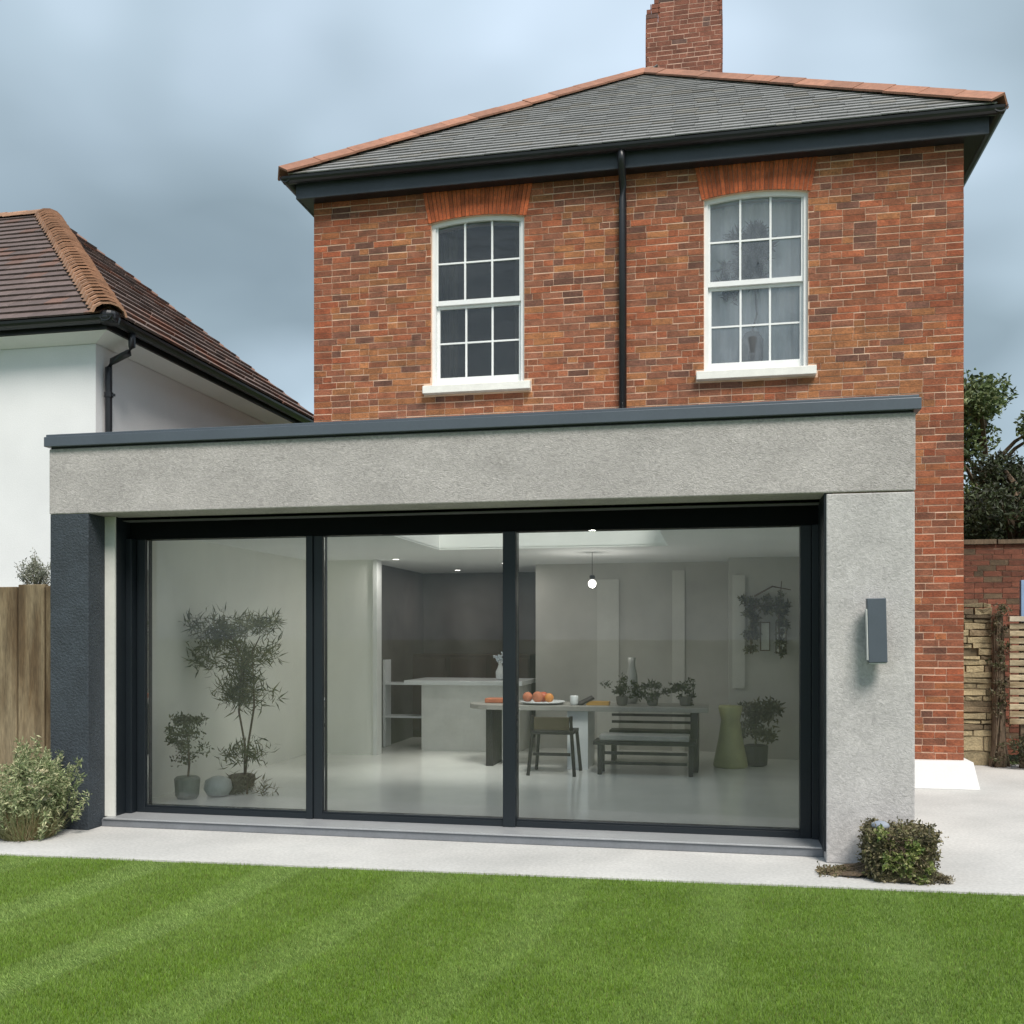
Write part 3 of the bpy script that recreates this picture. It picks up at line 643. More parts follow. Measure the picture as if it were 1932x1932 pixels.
d.tube([(NGX+.01, 10.95, 5.2), (NGX+.01, 10.95, 5.02), (NGX-.03, 10.95, 4.95), (wx+.05, 10.95, 4.86), (wx, 10.95, 4.78), (wx, 10.95, 4.6), (wx, 10.95, .1)], .043, 10)
dn = d.build('downpipe', black_pl, nb, smooth=True)
MB().lathe([(.054, 0), (.054, .06)], (wx, 10.95, 4.42), 12).box(wx+.04, wx+.085, 10.94, 10.96, 4.43, 4.46).build('pipe_collar', black_pl, dn)

# ------------------------------------------------------------------ foliage makers
def leaves(P, size, cols, wfrac=.35, droop=.2, bright=None, updir=.3):
    n = len(P); d = NR.normal(size=(n, 3)); d[:, 2] += updir; d /= np.linalg.norm(d, axis=1)[:, None]
    s = NR.normal(size=(n, 3)); s = np.cross(d, s); s /= np.linalg.norm(s, axis=1)[:, None]
    L_ = size*NR.uniform(.6, 1.3, (n, 1)); W_ = L_*wfrac; nn = np.cross(d, s)
    V = np.stack([P, P+d*L_*.45+s*W_*.5+nn*L_*.06, P+d*L_-nn*L_*droop, P+d*L_*.45-s*W_*.5+nn*L_*.06], 1).reshape(-1, 3)
    F = np.arange(4*n).reshape(n, 4); c = np.array(cols)[NR.integers(0, len(cols), n)]*NR.uniform(.7, 1.3, (n, 1))
    return V, F, np.repeat(c, 4, axis=0)
def clumps(centres, per, rad_, squash=.8):
    Q = []
    for c in centres:
        r = rad_*R.uniform(.6, 1.25); p = NR.normal(size=(per, 3)); p /= np.linalg.norm(p, axis=1)[:, None]
        p *= (NR.random((per, 1))**.45)*r; p[:, 2] *= squash; Q.append(p+np.array(c))
    return np.concatenate(Q)
# shrub at the left, in front of the fence
sh = empty('flowering_shrub', (-4.93, 6.42, 0), 'pale green bushy shrub with dry grassy base beside the navy pillar', 'shrub')
cs = []
for i in range(74):
    a = R.uniform(0, 2*PI); r = math.sqrt(R.random())*.25; z = R.uniform(.20, .60)-r*.45
    cs.append((-5.02+r*math.cos(a)*1.15, 6.62+r*math.sin(a)*.9, z))
for i in range(16): a = R.uniform(0, 2*PI); cs.append((-5.0+.22*math.cos(a), 6.57+.20*math.sin(a), R.uniform(.04, .24)))
for i in range(12): cs.append((-4.78+R.uniform(-.08, .07), 6.60+R.uniform(-.1, .1), R.uniform(.24, .44)))
for i in range(46):
    a = R.uniform(0, 2*PI); r = R.uniform(.03, .36); h0 = R.uniform(.40, .80)-r*.75
    for k in range(4): cs.append((-5.0+r*math.cos(a)*(1+.1*k)*1.1, 6.62+r*math.sin(a), h0-.05*(3-k)))
P_ = np.concatenate([clumps(cs[:102], 115, .085), clumps(cs[102:], 34, .03, 1.4)])
P_[:, 0] = -5.02+(P_[:, 0]+5.02)*.80-.045
V, F, T = leaves(P_, .036, [(.28, .33, .16), (.37, .41, .22), (.13, .18, .07), (.50, .49, .29), (.20, .24, .12)], .26)
npmesh('foliage', V, F, T, leaf, sh)
gb = NR.uniform(0, 1, (2600, 3)); a = gb[:, 0]*2*PI; r = np.sqrt(gb[:, 1])
P0 = np.stack([-5.05+r*.18*np.cos(a), 6.56+r*.18*np.sin(a), .0*a], 1); T0 = P0+np.stack([np.cos(a)*r*.12+NR.normal(0, .055, 2600), np.sin(a)*r*.12+NR.normal(0, .05, 2600), NR.uniform(.05, .30, 2600)], 1)
D = np.stack([np.cos(a+1.5), np.sin(a+1.5), 0*a], 1)*.0022
V = np.stack([P0-D, P0+D, T0], 1).reshape(-1, 3); c = np.array([(.22, .24, .10), (.34, .31, .17), (.18, .22, .08), (.26, .16, .08)])[NR.integers(0, 4, 2600)]
npmesh('dry_stems', V, np.arange(7800).reshape(-1, 3), np.repeat(c, 3, axis=0), leaf, sh)
fl_ = clumps([(-4.90+R.uniform(-.09, .05), 6.52+R.uniform(-.08, .08), R.uniform(.30, .5)) for i in range(16)], 26, .035)
V, F, T = leaves(fl_, .022, [(.55, .50, .32), (.62, .60, .45), (.40, .32, .2)], .8); npmesh('flower_heads', V, F, T, leaf, sh)
# twiggy plants behind the fence
def twigs(cx, cy, z0, rad_, h, n, lab, col):
    t = empty('twiggy_plant', (cx, cy, 0), lab, 'plant'); b = MB(); 
    b.tube([(cx, cy, 0), (cx, cy, z0*.5), (cx+.01, cy, z0)], [.012, .010, .006], 5)
    tips = []
    for i in range(n):
        a = R.uniform(0, 2*PI); e_ = R.uniform(.1, 1)
        p0 = Vector((cx, cy, z0-.1)); p2 = Vector((cx+rad_*e_*math.cos(a), cy+rad_*e_*math.sin(a)*.6, z0+h*R.uniform(.3, 1)*(1.1-e_*.4)))
        p1 = (p0+p2)/2+Vector((R.uniform(-.02, .02), 0, .03)); b.tube([p0, p1, p2], [.004, .003, .0015], 4); tips += [p1.lerp(p2, q) for q in (.3, .6, .8, 1)]
    b.build('stem', mat('twig_bark', (.20, .18, .13, 1), .9, .2), t)
    V, F, T = leaves(clumps(tips, 7, .035), .028, col, .3); npmesh('foliage', V, F, T, leaf, t)
twigs(-6.03, 7.95, 1.92, .21, .33, 60, 'grey leaved twiggy shrub top rising above the timber fence at the left edge', [(.22, .24, .18), (.32, .33, .27), (.14, .15, .10)])
twigs(-5.50, 7.75, 1.88, .12, .14, 14, 'small wispy plant tip just above the fence beside the navy pillar', [(.30, .30, .25), (.40, .40, .34)])
# timber fence at the left
fn = empty('timber_fence', (-5.6, 7.2, 0), 'brown weathered vertical plank fence between the left edge and the navy pillar', 'fence')
px = -5.085
for i, wd in enumerate((.30, .26, .29, .27, .28, .3, .26)):
    b = MB(); b.box(px-wd+.008, px, 7.20+.008*(i % 2), 7.245+.008*(i % 2), .0, 1.905+(.006, .018, 0, .01, .015, .0, .01)[i]); b.build('plank', fence_m, fn, bevel=.006); px -= wd+.002
MB().box(-5.405, -5.375, 7.178, 7.199, .05, 1.90).build('cover_strip', fence_m, fn, bevel=.004)
MB().box(-7.0, -5.1, 7.26, 7.30, .4, .5).box(-7.0, -5.1, 7.26, 7.30, 1.4, 1.5).build('rail', fence_m, fn)

# ------------------------------------------------------------------ ivy covered block by the right pillar
iv = empty('ivy_covered_planter', (1.08, 6.42, 0), 'square planter overgrown with green and brown ivy at the foot of the pale pillar', 'planter')
bx0, bx1, by0, by1, bz = .93, 1.275, 6.40, 6.78, .305
MB().box(bx0, bx1, by0, by1, 0, bz-.03).build('planter_box', mat('mossy_stone', (.10, .08, .05, 1), .95, .5, 12, .4, 60, .9, 40, col2=(.06, .07, .02, 1), bdist=.012), iv, bevel=.012)
n = 7500; q = NR.random((n, 3)); side = NR.integers(0, 4, n)
X = bx0+q[:, 0]*(bx1-bx0); Z = .015+q[:, 1]*(bz-.02); Y = np.full(n, by0-.004)
X = np.where(side == 1, bx1, X); Y = np.where(side == 1, by0+q[:, 2]*(by1-by0), Y)
X = np.where(side == 2, bx0, X); Y = np.where(side == 2, by0+q[:, 2]*(by1-by0), Y)
Z = np.where(side == 3, bz-.02, Z); Y = np.where(side == 3, by0+q[:, 2]*(by1-by0), Y)
P_ = np.stack([X, Y, Z], 1)+NR.normal(0, .017, (n, 3))+(np.sin(X*31+Z*23)*np.sin(Z*37+Y*29))[:, None]*np.array([.022, -.020, .014])
V, F, T = leaves(P_, .023, [(.17, .14, .07), (.23, .20, .11), (.06, .055, .03), (.12, .12, .045)], .6)
npmesh('dry_foliage', V, F, T, leaf, iv)
cs = [(1.10+R.gauss(0, .075), by0-.02+R.uniform(-.03, .02), max(.03, .13+R.gauss(0, .075))) for i in range(22)]
V, F, T = leaves(clumps(cs, 55, .035), .030, [(.20, .25, .06), (.26, .29, .10), (.12, .18, .04), (.30, .30, .14)], .6)
npmesh('green_foliage', V, F, T, leaf, iv)
b = MB()
for i in range(26):
    a = R.uniform(-2.8, -.3); p0 = Vector((1.07+R.uniform(-.05, .05), by0-.005, .22+R.uniform(-.05, .05)))
    p2 = p0+Vector((R.uniform(-.14, .16), R.uniform(-.05, -.01), R.uniform(-.17, .06))); b.tube([p0, (p0+p2)/2+Vector((0, -.02, .02)), p2], [.003, .0025, .001], 4)
b.build('ivy_stem', bark, iv)
b = MB()                                                     # flat mat of creeping roots
dr = empty('creeping_root_mat', (.85, 6.62, 0), 'flat brown tongue of creeping roots and dead leaves left of the ivy planter', 'roots')
for i in range(46):
    y0 = R.uniform(6.50, 6.76); e_ = R.uniform(.04, .30)
    pts = [(.935, y0, .03+R.uniform(0, .03)), (.935-e_*.5, y0-.02+R.uniform(-.03, .03), .022), (.935-e_, 6.60+(y0-6.63)*.5+R.uniform(-.03, .03)-.02*e_, .008)]
    b.tube(pts, [.012, .009, .003], 5)
b.build('root', bark, dr)
P_ = np.stack([NR.uniform(.62, .95, 1100), NR.normal(6.62, .05, 1100), NR.uniform(.005, .03, 1100)], 1); P_[:, 1] += (P_[:, 0]-.95)*.15
V, F, T = leaves(P_, .022, [(.15, .12, .06), (.22, .17, .10), (.08, .08, .03)], .6, updir=0); npmesh('leaf_litter', V, F, T, leaf, dr)
# patterned ball sitting on the planter's back corner
bl = MB(); bl.lathe([(.001, 0), (.03, .003), (.05, .014), (.056, .026), (.048, .04), (.03, .05), (.008, .053)], (.985, 6.52, bz-.006), 18)
ob = bl.build('painted_stone', mat('white_blue_stone', (.42, .42, .41, 1), .85, .1, 8, .05, 60, .1, col2=(.22, .25, .30, 1)), None, smooth=True); tag(ob, 'small rounded white stone with blue marks on top of the ivy planter', 'stone')
cs = [(1.29+R.uniform(0, .09), 6.46+R.uniform(-.03, .03), .025) for i in range(7)]
V, F, T = leaves(clumps(cs, 60, .03, .6), .024, [(.20, .17, .10), (.12, .10, .05), (.35, .32, .25)], .5)
tag(npmesh('dead_leaves', V, F, T, leaf), 'little heap of dead leaves on the paving right of the ivy planter', 'leaves', kind='stuff')

# ------------------------------------------------------------------ right background
# dry stone wall of tan blocks
swl = empty('stone_wall', (2.9, 12.4, 0), 'low wall of uneven tan stone courses right behind the brick house corner', 'wall')
b = MB(); b.box(2.42, 3.10, 12.42, 12.75, 0, 1.78); b.build('wall_core', mat('earth_joint', (.13, .10, .06, 1), .95, .3, 9), swl)
z = 0.0
while z < 1.86:
    h = R.uniform(.045, .085) if z > .2 else .17
    x = 2.41
    while x < 3.08:
        L_ = R.uniform(.16, .42); x2 = min(x+L_, 3.10)
        if x2-x > .05:
            v = R.uniform(.65, 1.15); c = (.36*v, .29*v, .17*v) if R.random() < .75 else (.20*v, .15*v, .09*v)
            if z > 1.62: c = tuple(q*.55 for q in c)
            hh = h-.009; y = 12.40+R.uniform(-.022, .022)
            jz = lambda: R.uniform(-.012, .012)
            m = MB(); pts = [(x+.006, z+jz()*.5), ((x+x2)/2, z+jz()*.4), (x2-.008, z+jz()*.5), (x2-.006, z+hh+jz()), ((x+x2)/2, z+hh+jz()), (x+.005, z+hh+jz())]
            vs = [(p[0], y+R.uniform(-.008, .008), max(0, p[1])) for p in pts]+[(p[0], y+.2, max(0, p[1])) for p in pts]
            m.add(vs, [(0,1,2,3,4,5), (11,10,9,8,7,6)]+[((i+1) % 6, i, i+6, (i+1) % 6+6) for i in range(6)], (1, 1, 1))
            o = m.build('stone', stone_o, swl, bevel=.006); o.color = (*c, 1)
        x = x2
    z += h
# brick garden wall behind it
gwl = empty('garden_brick_wall', (4.2, 13.6, 0), 'old red brown brick garden wall behind the stone wall under the tree', 'wall')
gb_ = MB(); gb_.box(2.2, 8.0, 13.61, 13.85, 0, 2.66); gbo = gb_.build('wall_core', mortar, gwl)
def gcol(x, z, e=0.):
    v = R.uniform(.55, 1.05)*(.72 if z > 2.25 else 1); return (.24*v, .085*v, .05*v) if R.random() < .8 else (.15*v, .10*v, .06*v)
it = brick_face(2.2, 8.0, 0, 2.66, 13.6, lambda z: [], colf=gcol)
pieces('brick', it, brick_o, brick_a, gwl, 200, near=lambda p: abs(p.x-3.3)*3+abs(p.z-2.2))
m = MB()
for i in range(14): m.box(2.2+i*.42, 2.2+i*.42+.40, 13.56, 13.9, 2.662+R.uniform(0, .004), 2.715+R.uniform(0, .02))
m.build('coping_stone', bark, gwl)
# old trunk and slatted screen
tk = empty('ivy_clad_post', (3.24, 12.3, 0), 'gnarled post wrapped in dead creeper between stone wall and slatted screen', 'post')
b = MB(); b.tube([(3.17, 12.34, 0), (3.16, 12.34, .6), (3.15, 12.35, 1.2), (3.15, 12.34, 1.75)], [.075, .055, .045, .04], 10)
for i in range(34):
    a = R.uniform(0, 6.28); x0 = 3.165; pts = []
    for k in range(8): zz = k*.25; aa = a+k*R.uniform(.1, .5); rr_ = .075-.003*k; pts.append((x0-.003*k+rr_*math.cos(aa)*(1+.4*(k == 0)), 12.34+rr_*math.sin(aa), zz))
    b.tube(pts, [.014, .012, .011, .010, .009, .008, .007, .004], 5)
b.build('trunk', bark, tk)
V, F, T = leaves(clumps([(3.16+R.gauss(0, .045), 12.28+R.uniform(-.08, .05), R.uniform(.03, 1.85)) for i in range(50)], 28, .06), .035, [(.12, .09, .05), (.07, .08, .03), (.16, .13, .08)], .5)
npmesh('dead_creeper', V, F, T, leaf, tk)
sc_ = empty('slatted_screen', (3.9, 12.25, 0), 'pale horizontal slatted timber screen at the right edge of the garden', 'screen')
z = .50
for i in range(14):
    b = MB(); hh = .075; b.box(3.235, 5.2, 12.20+R.uniform(0, .006), 12.232, z, z+hh-.012, tint=(1,)*3); o = b.build('slat', sleeper_o, sc_, bevel=.004)
    v = R.uniform(.75, 1.15); o.color = (v, v, v, 1); z += hh+.008
MB().box(3.225, 5.25, 12.17, 12.26, z+.002, z+.06).build('top_rail', mat('pale_timber', (.42, .37, .28, 1), .9, .2, 5, .1, 50, .3), sc_, bevel=.004)
for x in (3.36, 4.2, 5.1): MB().box(x, x+.07, 12.24, 12.31, 0, z).build('post', bark, sc_)
bp = MB(); bp.box(3.45, 3.60, 12.55, 12.62, 0, 2.15); tag(bp.build('blue_board', blue_m, None, bevel=.004), 'faded pale blue board standing behind the slatted screen', 'board')
# undergrowth under the screen
V, F, T = leaves(clumps([(R.uniform(3.25, 4.6), 12.13+R.uniform(-.08, .12), R.uniform(.04, .42)) for i in range(60)], 60, .10), .05, [(.05, .045, .025), (.09, .08, .04), (.04, .055, .02)], .3)
tag(npmesh('undergrowth', V, F, T, leaf), 'dark tangled undergrowth below the slatted screen', 'undergrowth', kind='stuff')
# tree
def tree(x, y, lab, H_, cr, seed, hbase=1.6, cols=None, nleaf=14000, cat='tree', leafsz=.12):
    t = empty('leafy_tree', (x, y, 0), lab, cat); rr = random.Random(seed); b = MB()
    b.tube([(x, y, 0), (x+.05, y, hbase*.6), (x-.05, y+.05, hbase*1.2), (x, y, H_*.75)], [.16, .13, .10, .03], 8)
    cs = []
    for i in range(44):
        a = rr.uniform(0, 2*PI); zz = rr.uniform(hbase, H_*.97); f = (zz-hbase)/(H_-hbase); r = cr*math.sqrt(max(.03, 1-(f*1.55-.55)**2 if f > .35 else .55+f))*rr.uniform(.3, 1)
        p = (x+r*math.cos(a), y+r*math.sin(a), zz); cs.append(p)
        z1 = max(hbase*.7, zz-r*.8); b.tube([(x, y, z1), (x+r*.5*math.cos(a), y+r*.5*math.sin(a), (z1+zz)/2+.1), p], [.045, .03, .010], 5)
    b.build('trunk', bark, t)
    V, F, T = leaves(clumps(cs, nleaf//44, cr*.34, .8), leafsz, cols or [(.08, .115, .04), (.13, .18, .06), (.05, .075, .028), (.24, .28, .13)], .5)
    npmesh('crown', V, F, T, leaf, t)
tree(4.15, 17.0, 'dark green leafy tree with loose pointed top just right of the brick house corner', 5.60, 1.35, 4, nleaf=24000, leafsz=.095)
tree(6.3, 18.2, 'second leafy tree at the right edge, paler and more open', 5.1, 1.5, 9, cols=[(.08, .11, .045), (.12, .15, .07), (.05, .07, .03)])
tree(4.05, 15.0, 'dense dark bush rising over the brick garden wall', 3.95, 1.15, 21, hbase=1.9, cols=[(.035, .05, .02), (.05, .07, .025), (.03, .035, .018)], nleaf=24000, cat='bush', leafsz=.08)

# ------------------------------------------------------------------ inside the extension
def leafy(name, lab, x, y, z, stems, cs, per, rc, size, cols, wf, cat='houseplant', pot=None):
    t = empty(name, (x, y, z), lab, cat); b = MB()
    for s_ in stems: b.tube(s_, [.010]*(len(s_)-1)+[.005], 5)
    b.build('stem', bark, t); V, F, T = leaves(clumps(cs, per, rc), size, cols, wf, .25); npmesh('foliage', V, F, T, leaf, t)
    if pot: MB().lathe(pot[0], (x, y, z), 18).build('pot', pot[1], t, smooth=False)
    return t
px, py = -4.30, 8.50
cs = [(px-.03+max(-.42, min(.34, R.gauss(0, .20))), py+R.gauss(0, .12), R.uniform(1.25, 1.66)) for i in range(34)]+[(px-.02+R.gauss(0, .10), py+R.gauss(0, .08), R.uniform(.86, 1.05)) for i in range(12)]+[(px+R.gauss(.02, .08), py, R.uniform(1.05, 1.3)) for i in range(7)]+[(px+.05+R.gauss(0, .07), py, R.uniform(.38, .52)) for i in range(5)]
leafy('bamboo_plant', 'tall thin stemmed bamboo like plant with feathery crown behind the left pane', px, py, FZ,
      [[(px+.02, py, FZ), (px+.03, py, .5), (px-.03, py, .8), (px, py, 1.3), (px-.12, py, 1.5)], [(px+.03, py, FZ+.1), (px+.06, py, .5), (px+.12, py, .85), (px+.10, py, 1.4)], [(px, py, .9), (px+.02, py, 1.2), (px+.18, py, 1.5)]],
      cs, 52, .13, .11, [(.14, .15, .07), (.10, .11, .055), (.18, .18, .09)], .11, pot=([(.07, 0), (.11, .02), (.12, .12), (.10, .13)], mat('brown_pot', (.12, .09, .06, 1), .8, .2)))
qx, qy = -4.50, 7.88
cs = [(qx+R.gauss(0, .07), qy+R.gauss(0, .07), R.uniform(.42, .80)) for i in range(20)]
leafy('potted_shrub', 'low grey green shrub in a pale pot in the bottom left corner of the glazing', qx, qy, FZ, [[(qx, qy, FZ+.1), (qx+.02, qy, .4), (qx, qy, .65)]], cs, 60, .075, .035,
      [(.13, .14, .07), (.18, .18, .10), (.08, .09, .04)], .45, pot=([(.08, 0), (.10, .03), (.11, .17), (.09, .19)], mat('grey_green_pot', (.20, .22, .19, 1), .5, .2, 9)))
o = MB().lathe([(.01, 0), (.09, .01), (.125, .07), (.11, .14), (.05, .17), (.03, .175)], (-4.30, 8.05, FZ), 20).build('floor_vase', mat('pale_grey_glaze', (.40, .42, .40, 1), .4, .2, 9), None, smooth=True); tag(o, 'squat pale round vase on the floor beside the potted shrub', 'vase')
cs = [(-4.15+R.gauss(0, .10), 8.22+R.gauss(0, .06), FZ+.06) for i in range(8)]
leafy('low_grass_tuft', 'low brown grass tuft at the foot of the bamboo plant', -4.1, 8.2, FZ, [[(-4.1, 8.2, FZ), (-4.1, 8.2, .2)]], cs, 50, .09, .10, [(.16, .13, .08), (.2, .18, .11)], .1)
# kitchen island
isl = empty('kitchen_island', (-3.0, 12.1, FZ), 'white kitchen island with pale worktop seen through the middle pane', 'kitchen island')
MB().box(-3.58, -2.35, 11.80, 12.60, FZ, .90).build('island_body', island_m, isl, bevel=.004)
MB().box(-3.78, -2.30, 11.72, 12.66, .902, .955).build('worktop', ceramic, isl, bevel=.004)
o = MB().box(-4.15, -3.62, 12.0, 12.25, .47, .495).box(-4.15, -3.62, 12.0, 12.25, .885, .912).box(-4.15, -4.12, 12.01, 12.24, .10, 1.2)
o = o.build('wall_shelf', ceramic); tag(o, 'thin pale shelf rails on the dark wall left of the kitchen island', 'shelf')
dr_ = empty('dark_dresser', (-3.2, 13.4, FZ), 'dark brown wooden dresser against the back wall behind the kitchen island', 'dresser')
MB().box(-4.25, -2.5, 13.3, 13.75, FZ, 1.25).build('cabinet_body', mat('brown_wood', (.05, .028, .022, 1), .6, .3, 4), dr_, bevel=.01)
for i in range(3): MB().box(-4.2+i*.58, -3.68+i*.58, 13.28, 13.299, .2, 1.2).build('cabinet_door', mat('brown_wood_door', (.065, .035, .028, 1), .55, .3, 4), dr_, bevel=.006)
o = MB().lathe([(.03, 0), (.055, .02), (.06, .10), (.035, .15), (.02, .2), (.03, .24)], (-2.65, 12.1, .957), 16).build('vase', ceramic, None, smooth=True); tag(o, 'small white vase on the kitchen island worktop', 'vase')
cf_ = empty('flower_bunch', (-2.65, 12.1, 1.19), 'bunch of white blossom in the vase on the kitchen island', 'flowers')
V, F, T = leaves(clumps([(-2.65+R.gauss(0, .05), 12.1, 1.24+R.gauss(0, .03)) for i in range(8)], 20, .04), .03, [(.7, .75, .8)], .8); npmesh('petals', V, F, T, leaf, cf_)
# tall pale cupboard
# dining table
tb = empty('dining_table', (-1.4, 10.7, FZ), 'long concrete topped dining table with panel legs behind the right pane', 'table')
prof = [(-2.30+.38*math.cos(PI/2+PI*i/10), 10.72+.38*math.sin(PI/2+PI*i/10)) for i in range(11)]+[(-.10, 10.34), (-.10, 11.10)]
MB().prism(prof, Matrix.Translation((0, 0, .715)), .05).build('tabletop', table_m, tb, bevel=.004)
MB().box(-1.56, -1.34, 10.42, 11.0, FZ, .714).build('leg', ceramic, tb, bevel=.003)
MB().box(-.28, -.20, 10.42, 11.0, FZ, .714).build('leg', wood_dk, tb, bevel=.003); MB().box(-2.46, -2.38, 10.5, 10.95, FZ, .714).build('leg', wood_dk, tb, bevel=.003)
def chair(x, y, lab, back=True, rz=0):
    t = empty('dining_chair', (x, y, FZ), lab, 'chair', 'dark dining chairs at the concrete table')
    Mx = Matrix.Translation((x, y, FZ)) @ Matrix.Rotation(rz, 4, 'Z')
    MB().box(-.22, .22, -.21, .21, .415, .45, Mx).build('seat', wood_dk, t, bevel=.006)
    for sx_ in (-1, 1):
        for sy_ in (-1, 1):
            hgt = .60 if (sy_ < 0) else .415
            b = MB(); b.tube([Mx @ Vector((sx_*.235, sy_*.235, 0)), Mx @ Vector((sx_*.20, sy_*.19, .42)), Mx @ Vector((sx_*.195, sy_*.20, hgt))] if hgt > .5 else [Mx @ Vector((sx_*.235, sy_*.235, 0)), Mx @ Vector((sx_*.20, sy_*.19, .414))], .018, 8); b.build('leg', wood_dk, t)
    MB().box(-.18, .18, -.215, -.19, .46, .59, Mx).build('backrest', mat('tan_backrest', (.07, .055, .03, 1), .7, .2), t, bevel=.006)
    MB().box(-.19, .19, -.205, -.185, .2, .23, Mx).build('stretcher', wood_dk, t)
chair(-1.64, 10.10, 'dark wooden dining chair tucked at the left end of the concrete table')
bn = empty('bench', (-.75, 10.35, FZ), 'long dark bench with pale seat cushion in front of the concrete table', 'bench')
MB().box(-1.24, -.22, 10.05, 10.38, .40, .44).build('seat', wood_dk, bn, bevel=.004)
MB().box(-1.18, -.28, 10.06, 10.36, .441, .50).build('cushion', mat('grey_cushion', (.30, .29, .28, 1), .9, .1), bn, bevel=.015)
for x in (-1.20, -.29):
    for y in (10.08, 10.31): MB().box(x, x+.045, y, y+.045, FZ, .399).build('leg', wood_dk, bn, bevel=.003)
for z in (.20, .30): MB().box(-1.15, -.30, 10.09, 10.115, z, z+.03).build('stretcher', wood_dk, bn)
b2 = empty('bench', (-.75, 11.3, FZ), 'dark slatted bench with open back on the far side of the concrete table', 'bench')
MB().box(-1.2, -.25, 11.2, 11.5, .40, .44).build('seat', wood_dk, b2)
for x in (-1.18, -.31): MB().box(x, x+.04, 11.22, 11.48, FZ, .399).build('leg', wood_dk, b2)
for z in (.50, .58, .66): MB().box(-1.2, -.25, 11.48, 11.50, z, z+.03).build('back_slat', wood_dk, b2)
# things on the table
pl = MB().lathe([(.10, 0), (.22, .012), (.25, .03), (.24, .034), (.1, .012)], (-1.86, 10.62, .766), 24); o = pl.build('platter', ceramic, None, smooth=True); tag(o, 'wide shallow platter of fruit on the left half of the dining table', 'platter')
k = 0
for (x, y, r, m, lb) in ((-2.02, 10.60, .055, terra, 'leftmost rust red round fruit lying on the platter'), (-1.90, 10.55, .06, terra, 'large rust red round fruit in the middle of the platter'), (-1.78, 10.58, .05, mat('orange_peel', (.55, .22, .05, 1), .6), 'orange round fruit on the right of the platter'), (-1.86, 10.68, .055, mat('ripe_red', (.42, .09, .04, 1), .5), 'dark red round fruit at the back of the platter')):
    o = MB().lathe([(r*math.sin(PI*i/10)+.0005, r-r*math.cos(PI*i/10)) for i in range(11)], (x, y, .785), 16).build('fruit', m, None, smooth=True); tag(o, lb, 'fruit', 'fruit on the platter')
bk = MB().prism([(-.16, -.10), (.16, -.10), (.16, .10), (-.16, .10)], TRS((-2.35, 10.75, .766)), .05); tag(bk.build('bread_board', terra, None, bevel=.01), 'flat reddish bread board at the rounded end of the dining table', 'board')
o = MB().lathe([(.035, 0), (.045, .02), (.045, .09), (.04, .10)], (-1.50, 10.52, .766), 14).build('jar', ceramic, None, smooth=True); tag(o, 'small white jar between the fruit platter and the herb pots', 'jar')
o = MB().prism([(-.09, -.06), (.09, -.06), (.09, .06), (-.09, .06)], TRS((-1.38, 10.56, .80), (.15, -.45, .3)), .02).build('tilted_book', wood_dk); tag(o, 'small dark book propped up beside the white jar', 'book')
o = MB().prism([(-.12, -.07), (.12, -.07), (.12, .07), (-.12, .07)], TRS((-1.25, 10.58, .766)), .04).build('yellow_tray', mat('ochre_tray', (.45, .25, .05, 1), .6)); tag(o, 'low ochre tray next to the propped book on the table', 'tray')
def herb(x, y, s, lab):
    t = empty('potted_herb', (x, y, .766), lab, 'houseplant', 'herb pots along the dining table')
    MB().lathe([(.04, 0), (.055, .01), (.065, .09), (.055, .095)], (x, y, .766), 14).build('pot', mat('herb_pot', (.18, .17, .15, 1), .8), t)
    V, F, T = leaves(clumps([(x+R.gauss(0, .06*s), y+R.gauss(0, .05*s), .93+R.gauss(0, .05*s)) for i in range(int(12*s))], 34, .05), .04, [(.06, .075, .03), (.09, .10, .05), (.04, .05, .025)], .4); npmesh('foliage', V, F, T, leaf, t)
herb(-1.00, 10.6, 1.0, 'potted herb nearest the ochre tray'); herb(-.68, 10.62, 1.4, 'widest potted herb in the middle of the right half of the table'); herb(-.34, 10.66, 1.1, 'potted herb at the right end of the dining table')
vz = MB().lathe([(.05, 0), (.07, .05), (.06, .3), (.035, .42), (.045, .5)], (-.92, 10.9, .766), 16).build('tall_vase', mat('grey_glass_vase', (.35, .35, .34, 1), .3, .1), None, smooth=True); tag(vz, 'tall grey vase standing among the herb pots', 'vase')
# tall green floor vase and plants at right
gv = MB().lathe([(.17, 0), (.185, .02), (.13, .30), (.10, .50), (.13, .64), (.12, .66)], (.13, 10.95, FZ), 20).build('floor_vase', mat('olive_glaze', (.30, .30, .13, 1), .45, .2, 6), None, smooth=True); tag(gv, 'tall flared olive green floor vase at the right end of the table', 'vase')
cs = [(.40+R.gauss(0, .09), 11.1+R.gauss(0, .06), R.uniform(.40, .80)) for i in range(22)]
leafy('potted_fern', 'brown green leafy plant on the floor right of the olive vase', .40, 11.1, FZ, [[(.4, 11.1, FZ), (.4, 11.1, .6)]], cs, 60, .09, .06, [(.12, .11, .06), (.17, .16, .10), (.08, .08, .045)], .4, pot=([(.09, 0), (.12, .02), (.13, .22), (.1, .23)], mat('dark_pot', (.05, .045, .04, 1), .7)))
